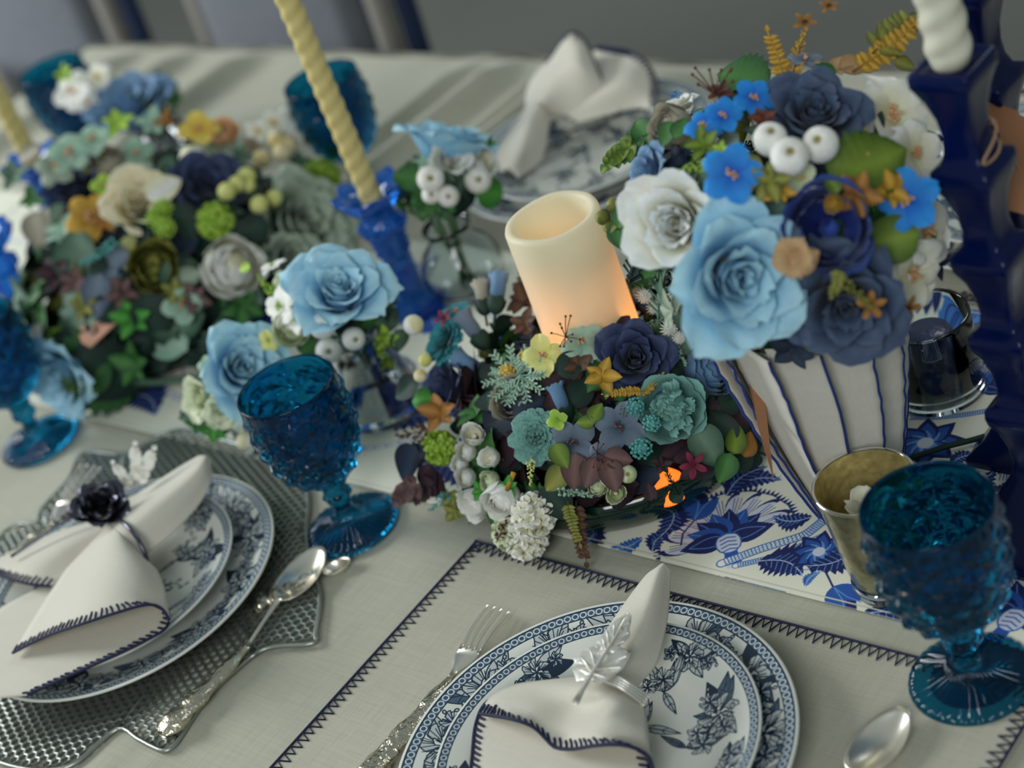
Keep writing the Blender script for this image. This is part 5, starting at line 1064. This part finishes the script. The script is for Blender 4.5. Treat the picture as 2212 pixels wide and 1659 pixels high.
dress(B3, b3, D3, [
 ('rose', 1458, 482, 212, 'white', {'fx': -.15, 'w': .75, 'lift': .016, 'seed': 1, 'l': 'big open white rose at the left of the bouquet'}), ('rose', 1606, 600, 300, 'sky', {'fx': .42, 'fy': -.02, 'w': .7, 'lift': .030, 'seed': 0, 'l': 'big sky blue rose facing the viewer'}), ('peony', 1790, 492, 206, 'royal', {'w': .85, 'lift': .022, 'fx': -.1, 'sub': True, 'seed': 2, 'l': 'royal blue ranunculus with dark open heart'}), ('rose', 1828, 668, 268, 'slate', {'fy': -.3, 'w': .8, 'lift': .024, 'seed': 2, 'l': 'dark slate blue rose hanging lowest'}),
 ('rose', 1764, 235, 216, 'slate', {'fy': .3, 'lift': .004, 'seed': 0, 'l': 'dark slate rose at the top'}), ('rose', 1458, 224, 96, 'white', {'fx': -.1, 'fy': .5, 'w': .4, 'seed': 2}), ('clus', 1462, 206, 36, 'steel', {'lift': .014}), ('peony', 1446, 272, 100, 'beige', {'fx': -.4}), ('rose', 1392, 372, 128, 'steel', {'fx': -.8, 'w': .5, 'sub': False, 'l': 'steel blue rose seen from the side'}),
 ('flo5', 1580, 376, 142, 'blue', {'lift': .044, 'w': .85, 'l': 'bright blue four-petalled floret'}), ('flo5', 1520, 272, 96, 'blue', {'lift': .014, 'fy': .3}), ('flo5', 1562, 250, 90, 'blue', {'lift': .014, 'fx': .2}), ('flo5', 1628, 212, 100, 'blue', {'lift': .012, 'fx': .3}), ('flo5', 1962, 434, 152, 'blue', {'lift': .030, 'fx': -.6, 'w': .5, 'l': 'bright blue floret beside the navy candlestick'}),
 ('berry', 1664, 300, 78, 'purewhite', {'lift': .024, 'fy': .35, 'fx': .1}), ('berry', 1706, 338, 88, 'purewhite', {'lift': .034, 'fy': .1}), ('berry', 1772, 312, 84, 'purewhite', {'lift': .028, 'fx': -.3, 'fy': .1}),
 ('hyd', 1926, 250, 200, 'white', {'lift': .002, 'fx': .2, 'l': 'white translucent hydrangea floret'}), ('hyd', 1976, 330, 150, 'white', {'lift': .004, 'fx': .3}), ('hyd', 2000, 500, 170, 'white', {'fx': .5}), ('hyd', 1970, 590, 180, 'white', {'fx': .5, 'fy': -.2}), ('hyd', 1975, 630, 120, 'white', {'fx': .4, 'fy': -.3}), ('flo4', 1730, 385, 80, 'greenwhite', {'lift': .016}), 
 ('sleaf', 1604, 160, 124, 'green', {'ang': 160, 'w': .7}), ('sleaf', 1880, 356, 190, 'mossgreen', {'ang': 25, 'lift': .02, 'w': .7, 'l': 'large serrated moss green leaf'}), ('leaf', 1912, 520, 150, 'mossgreen', {'ang': 190, 'lift': .012}), ('leaf', 1880, 250, 110, 'dark', {'ang': 60}), ('clus', 1852, 420, 116, 'rust', {'lift': .032, 'w': .8}), ('clus', 1926, 412, 100, 'gold', {'lift': .024}), ('rleaf', 1798, 396, 50, 'mossgreen', {'ang': 120, 'lift': .03}), ('knob', 1800, 440, 44, 'gold', {'lift': .035}), ('clus', 1662, 392, 104, 'olive', {'lift': .034, 'w': .8}), ('clus', 1684, 412, 80, 'gold', {'lift': .03}),
 ('hyd', 1712, 556, 96, 'tan', {'lift': .040, 'fx': -.3, 'w': .6}), ('sleaf', 1740, 560, 70, 'tan', {'ang': 30, 'lift': .04}), ('fern', 1676, 135, 150, 'gold', {'ang': 102, 'w': .8}), ('fern', 1710, 165, 80, 'gold', {'ang': 55}), ('need', 1720, 110, 130, 'gold', {'ang': 78}), ('star', 1738, 48, 56, 'rust', {'stm': 'cocoa'}), ('star', 1790, 12, 46, 'rust', {'stm': 'cocoa'}), ('fern', 1915, 95, 190, 'gold', {'ang': 42, 'w': .8}), ('sprig', 1935, 60, 150, 'olive', {'ang': 42}), ('rleaf', 1956, 138, 54, 'olive', {'ang': 350}), ('clus', 1800, 150, 110, 'tan', {'w': .4, 'fy': .4}), ('leaf', 1850, 132, 80, 'tan', {'ang': 30}), ('flo5', 1740, 128, 80, 'bluegrey', {'w': .3}), ('leaf', 1772, 158, 70, 'green', {'ang': 185}),
 ('bead', 1500, 356, 100, 'lime', {'ang': 185, 'lift': .026}), ('clus', 1556, 322, 40, 'lime', {'lift': .026}), ('bead', 1545, 350, 70, 'paleyellow', {'ang': 20, 'lift': .026}), ('euca', 1352, 302, 120, 'green', {'ang': 192}), ('euca', 1330, 326, 90, 'mossgreen', {'ang': 200}), ('rleaf', 1470, 275, 54, 'green', {'ang': 60, 'lift': .014}), ('rleaf', 1440, 290, 60, 'green', {'ang': 250, 'lift': .012}), ('clus', 1520, 312, 90, 'mossgreen', {'lift': .018}), ('ball', 1302, 470, 34, 'olive', {}), ('ball', 1326, 444, 34, 'olive', {}), ('ball', 1316, 490, 30, 'olive', {}), ('leaf', 1334, 508, 72, 'green', {'ang': 262, 'lift': .006}), ('leaf', 1350, 460, 72, 'green', {'ang': 70, 'lift': .006}), ('leaf', 1332, 512, 60, 'green', {'ang': 285, 'lift': .006}), ('ball', 1348, 420, 18, 'gold', {}),
 ('star', 1556, 200, 60, 'cocoa', {'stm': 'cocoa', 'lift': .008}), ('stam', 1545, 205, 110, 'cocoa', {'lift': .012, 'fy': .3}), ('clus', 1650, 258, 70, 'cocoa', {'lift': .010}), ('star', 1882, 660, 70, 'rust', {'lift': .05, 'stm': 'olive'}), ('bead', 1850, 630, 110, 'olive', {'ang': 315, 'lift': .05}), ('star', 1962, 665, 64, 'rust', {'lift': .03, 'stm': 'cocoa'}), ('sprig', 1808, 610, 60, 'olive', {'ang': 250, 'lift': .05}), ('fern', 1868, 310, 64, 'tan', {'ang': 80, 'lift': .024}),
], det=True)
# kraft tag hanging from the bouquet along the vase
dz=dist(V3)-.112
tp=[(1612, 752, 0), (1640, 742, 0), (1652, 860, .012), (1672, 1040, .02), (1640, 930, .012), (1620, 840, .004)]
t=thing('kraft_tag', 'narrow brown kraft tag hanging edge-on against the left side of the pleated vase', 'tag', pt(1612, 752, dz)); obj('card', G().slab([pt(x, y, dz+d) for x, y, d in tp], cF, .0011), M_kraft, t, t.location, smooth=False)
obj('twine', G().tube(crv([pt(1608, 735, dz-.002), pt(1596, 758, dz-.003), pt(1597, 790, dz-.003), pt(1606, 803, dz-.002)], 12), .0011, 6), M('pale_twine', (196, 180, 150), rough=.9), t, t.location)
obj('twine', G().tube(crv([pt(1608, 735, dz-.002), pt(1626, 745, dz-.002), pt(1634, 775, dz-.001)], 8), .0009, 6), M('pale_twine', (196, 180, 150)), t, t.location)

# wax flower in the votive
t=thing('wax_flower_candle', 'white wax flower candle inside the mercury glass votive', 'candle', VP+Vector((0, 0, .0165)))
obj('petal_cup', merge([petal(k*1.3+.4, .004, .002, .066, .019, 18, 2, curl=12, ruf=.001, ns=9, nt=9, seed=k) for k in range(5)]+[G().lathe([(0, 0), (.014, 0), (.016, .004), (.015, .020), (0, .022)], 20)]), M_whitewax, t, solid=.0012)

# ------------------------------------------------------------------ small bouquets in glass vases
def glassvase(label, p, prof, mat=None, fn=None):
    o=obj('glass_vase', G().lathe(prof, 64, fn), mat or M_clear); o.location=p; return tag(o, label, 'vase')
def posy(label, base, c, rx, rz, rows, seed, nf=18, stem0=None):
    b=thing('bouquet', label, 'bouquet', base, 'small posies'); del b['group']; D=Dome(c, rx, rz); g=G()
    s0=stem0 or base
    for k in range(6): a=k*1.05; e=c-base+Vector((math.cos(a), math.sin(a), -.2))*rx*.4; g.tube([s0-base+Vector((math.cos(a+2), math.sin(a+2), 0))*.008, (s0-base+e)*.5+Vector((0, 0, .002)), e], .0018, 5)
    obj('stems', g, pm('green'), b); filler(b, base, D, nf, ['green', 'dark', 'bright', 'greygreen'], .022, .036, seed, kinds=('sprig', 'leaf', 'euca'), zlo=-.6, inner=.9); dress(b, base, D, rows); return b
quilt=lambda an, r, z, j: (r*(1+.035*(abs(((an*9/PI+z*110)%1)-.5)+abs(((an*9/PI-z*110)%1)-.5)-.5)) if 2<j<26 else r, z)
p=at(838, 884, .0018); glassvase('clear quilted glass vase behind the middle goblet', p, [(0, 0), (.036, 0), (.040, .003)]+[(.041-.020*(k/23)**1.3+.0*k, .005+.080*k/23) for k in range(24)]+[(.024, .092), (.026, .096), (.024, .096), (.0195, .088), (.036, .012), (0, .010)], None, quilt)
posy('posy with a big sky blue rose, white rose and white berries behind the middle goblet', p+Vector((0, 0, .011)), p+Vector((0, 0, .128)), .045, .036, [
 ('rose', 732, 616, 222, 'sky', {'fy': .35, 'w': .55, 'lift': .022, 'sub': True, 'seed': 2, 'l': 'large open sky blue rose'}), ('flo5', 606, 662, 104, 'purewhite', {'fx': -.3, 'lift': .026, 'stm': 'lime'}), ('flo5', 638, 690, 70, 'purewhite', {'fx': -.3, 'lift': .026, 'stm': 'lime'}), ('peony', 632, 706, 88, 'greenwhite', {'lift': .018, 'w': .8}), ('berry', 697, 704, 60, 'purewhite', {'lift': .024, 'w': .9}), ('berry', 764, 732, 53, 'purewhite', {'lift': .02, 'w': .9, 'fx': .2}), ('berry', 710, 757, 60, 'purewhite', {'lift': .02, 'w': .9}), ('flo5', 588, 574, 66, 'purewhite', {'w': .3, 'fy': .4, 'stm': 'lime'}), ('leaf', 524, 576, 36, 'lime', {'ang': 180}), ('flo5', 608, 604, 50, 'greenwhite', {'stm': 'lime'}), ('bead', 570, 620, 90, 'lime', {'ang': 140, 'lift': .006}), ('flo5', 580, 735, 56, 'paleyellow', {'stm': 'lime'}), ('leaf', 850, 700, 90, 'greygreen', {'ang': 330}), ('clus', 832, 730, 70, 'lime', {}), ('bead', 832, 760, 90, 'lime', {'ang': 290}), ('clus', 836, 782, 50, 'mossgreen', {}), ('leaf', 800, 690, 80, 'green', {'ang': 340}), ('leaf', 660, 760, 80, 'green', {'ang': 240}), ('leaf', 872, 742, 70, 'greygreen', {'ang': 300})], 21)
p=at(585, 950, .0035); glassvase('short clear glass vase at left, half hidden by the middle goblet', p, [(0, 0), (.022, 0), (.028, .004), (.031, .02), (.030, .04), (.024, .055), (.022, .060), (.0205, .060), (.022, .05), (.027, .035), (.026, .012), (0, .008)])
posy('posy with a sky blue rose and two white roses left of the middle goblet', p+Vector((0, 0, .009)), p+Vector((0, 0, .072)), .040, .034, [
 ('rose', 528, 792, 190, 'sky', {'fx': .3, 'lift': .014, 'l': 'sky blue rose leaning right'}), ('rose', 425, 862, 84, 'greenwhite', {'fx': -.2, 'lift': .016}), ('rose', 478, 892, 84, 'greenwhite', {'lift': .012}), ('clus', 462, 926, 70, 'bright', {'lift': .01}), ('clus', 430, 915, 60, 'green', {}), ('sprig', 480, 930, 80, 'bright', {'ang': 230}), ('ball', 530, 952, 42, 'white', {'lift': .01}), ('flo5', 446, 790, 50, 'mint', {'lift': .01}), ('clus', 400, 900, 40, 'greygreen', {})], 22, 10)
p=at(1020, 628, .0018); glassvase('round clear glass vase at the back, between the blue candlestick and the pillar candle', p, [(0, 0), (.024, 0), (.034, .006), (.042, .024), (.042, .040), (.034, .056), (.0235, .066), (.022, .074), (.026, .082), (.0245, .082), (.0205, .074), (.022, .066), (.032, .054), (.040, .038), (.038, .022), (.03, .008), (0, .006)])
posy('posy of a bright blue rose and white berries in the round vase at the back', p+Vector((0, 0, .007)), p+Vector((0, 0, .128)), .040, .036, [
 ('rose', 968, 290, 205, 'sky', {'fy': .75, 'w': .2, 'lift': .006, 'l': 'bright sky blue rose facing up'}), ('rose', 972, 340, 80, 'white', {'lift': .014}), ('peony', 1046, 346, 62, 'white', {'lift': .01}), ('berry', 930, 386, 62, 'purewhite', {'lift': .014, 'w': .9}), ('berry', 1032, 388, 62, 'purewhite', {'lift': .014, 'w': .9}), ('berry', 968, 424, 50, 'purewhite', {'lift': .01, 'w': .9}), ('berry', 932, 420, 44, 'purewhite', {'lift': .006, 'w': .9}), ('leaf', 1076, 420, 100, 'bright', {'ang': 350}), ('leaf', 880, 380, 90, 'green', {'ang': 170}), ('clus', 1010, 310, 44, 'bright', {'lift': .012}), ('clus', 1060, 312, 40, 'bright', {'lift': .008}), ('clus', 915, 350, 40, 'mint', {}), ('clus', 940, 440, 50, 'green', {}), ('leaf', 1010, 440, 90, 'dark', {'ang': 280})], 23)
p=at(392, 372, .0018); glassvase('small glass vase hidden behind the far arrangement', p, [(0, 0), (.024, 0), (.030, .006), (.033, .03), (.028, .07), (.0245, .07), (.03, .03), (.026, .01), (0, .008)])
posy('blurred posy with a blue rose and white blooms behind the far arrangement', p+Vector((0, 0, .009)), p+Vector((0, 0, .105)), .042, .034, [('rose', 272, 222, 180, 'steel', {'fy': .7, 'w': .2, 'l': 'blurred blue rose'}), ('flo5', 155, 196, 100, 'purewhite', {}), ('flo5', 190, 222, 70, 'purewhite', {}), ('clus', 140, 160, 50, 'lime', {}), ('flo5', 210, 165, 70, 'white', {})], 24, 10)

# bouquet lying at the left
p=at(300, 850, .012); b=thing('bouquet', 'small bouquet lying on its side at left with stem pointing right', 'bouquet', p); Dl=Dome(at(175, 830, .026), .035, .024)
obj('stem', G().tube([at(250, 822, .024), at(330, 826, .014), at(430, 818, .0050), at(470, 812, .0048)], [.006, .0042, .0035, .003], 8), pm('greygreen'), b, p)
dress(b, p, Dl, [('rose', 150, 862, 170, 'sky', {'fx': -.6, 'fy': -.4, 'w': .4}), ('flo4', 190, 900, 110, 'sky', {'fy': -.5}), ('sleaf', 238, 800, 220, 'green', {'ang': 12, 'lift': .034, 'w': 1.0, 'l': 'broad dark green leaf'}), ('leaf', 262, 850, 190, 'dark', {'ang': 345, 'lift': .030, 'w': 1.0}), ('leaf', 190, 790, 150, 'green', {'ang': 80, 'lift': .03, 'w': .9}), ('clus', 110, 742, 60, 'lime', {}), ('clus', 132, 720, 60, 'lime', {}), ('bead', 170, 835, 90, 'mossgreen', {'ang': 350, 'lift': .032}), ('leaf', 200, 880, 110, 'green', {'ang': 320, 'lift': .02}), ('flo4', 130, 790, 90, 'seafoam', {'lift': .0})])

# glass jar of blue beads behind the vase
p=tb(-.705, 1.020, .0018); glassvase('straight clear glass jar behind the pleated vase', p, [(0, 0), (.034, 0), (.0375, .003), (.0375, .075), (.0365, .078), (.0352, .075), (.0350, .010), (.031, .007), (0, .007)])
o=obj('indigo_candle', G().lathe([(0, 0), (.022, 0), (.0235, .003), (.021, .050), (.019, .054), (0, .052)], 32), M('indigo_wax', (16, 26, 78), rough=.35, coat=.3, bump=(200, .4, .003))); o.location=p+Vector((0, 0, .0075)); tag(o, 'dark indigo candle inside the straight glass jar', 'candle')
# loose green stem by the votive
o=obj('twig', G().tube(crv([at(1966, 990, .004), at(2040, 966, .006), at(2110, 948, .006), at(2180, 925, .005)], 12), [.0024]*12, 7), pm('dark'), base=at(1966, 990, .004)); tag(o, 'loose dark green twig lying on the runner behind the votive', 'twig')
# small blue glass gem by the quilted vase
o=obj('glass_gem', G().lathe([(0, 0), (.008, .001), (.0125, .007), (.012, .013), (.006, .018), (0, .019)], 10), M_cob, smooth=False); o.location=at(848, 838, .0018); tag(o, 'small faceted blue glass gem beside the quilted vase', 'ornament')

# ------------------------------------------------------------------ chairs beyond the table
M_uph=M('grey_upholstery', (112, 116, 122), rough=.9, var=.06, vscale=40); M_frame=M('pale_wood', (142, 138, 130), rough=.5, var=.1, stretch=(1, 1, .1)); M_cush=M('navy_cushion', (30, 44, 74), rough=.9)
def chair(label, u, v, rz):
    t=thing('dining_chair', label, 'chair', tb(u, v, -TZ), 'grey dining chairs')
    t.rotation_euler=(0, 0, ang+rz)
    obj('seat', G().box((0, 0, .45), (.23, .22, .035)), M_cush, t, smooth=False, bevel=.02)
    P=[]; 
    obj('backrest', G().grid([[(x, .205+.05*(z-.5)-.03*(1-(x/.2)**2), z) for z in np.linspace(.56, .90, 8)] for x in np.linspace(-.175, .175, 10)]), M_uph, t, solid=.04)
    for s in (-1, 1):
        obj('leg', G().tube([(s*.2, -.19, 0), (s*.205, -.19, .43)], [.016, .022], 8), M_frame, t); obj('leg', G().tube([(s*.2, .25, 0), (s*.205, .20, .43)], [.016, .022], 8), M_frame, t)
    obj('back_frame', G().tube(crv([(-.205, .20, .43), (-.215, .215, .70), (-.2, .228, .88), (-.12, .215, .955), (0, .205, .975), (.12, .215, .955), (.2, .228, .88), (.215, .215, .70), (.205, .20, .43)], 40), .020, 10), M_frame, t, label='pale wooden frame')
    obj('piping', G().tube(crv([(-.238, .222, .43), (-.248, .237, .70), (-.232, .25, .90), (-.13, .237, .985), (0, .227, 1.005), (.13, .237, .985), (.232, .25, .90), (.248, .237, .70), (.238, .222, .43)], 40), .017, 8), M_cush, t, label='navy outer edge')
    return t
chair('blurred grey dining chair with pale curved frame beyond the middle of the table', -2.245, 1.535, 0)
chair('blurred grey dining chair beyond the far left corner of the table', -2.93, 1.535, 0)
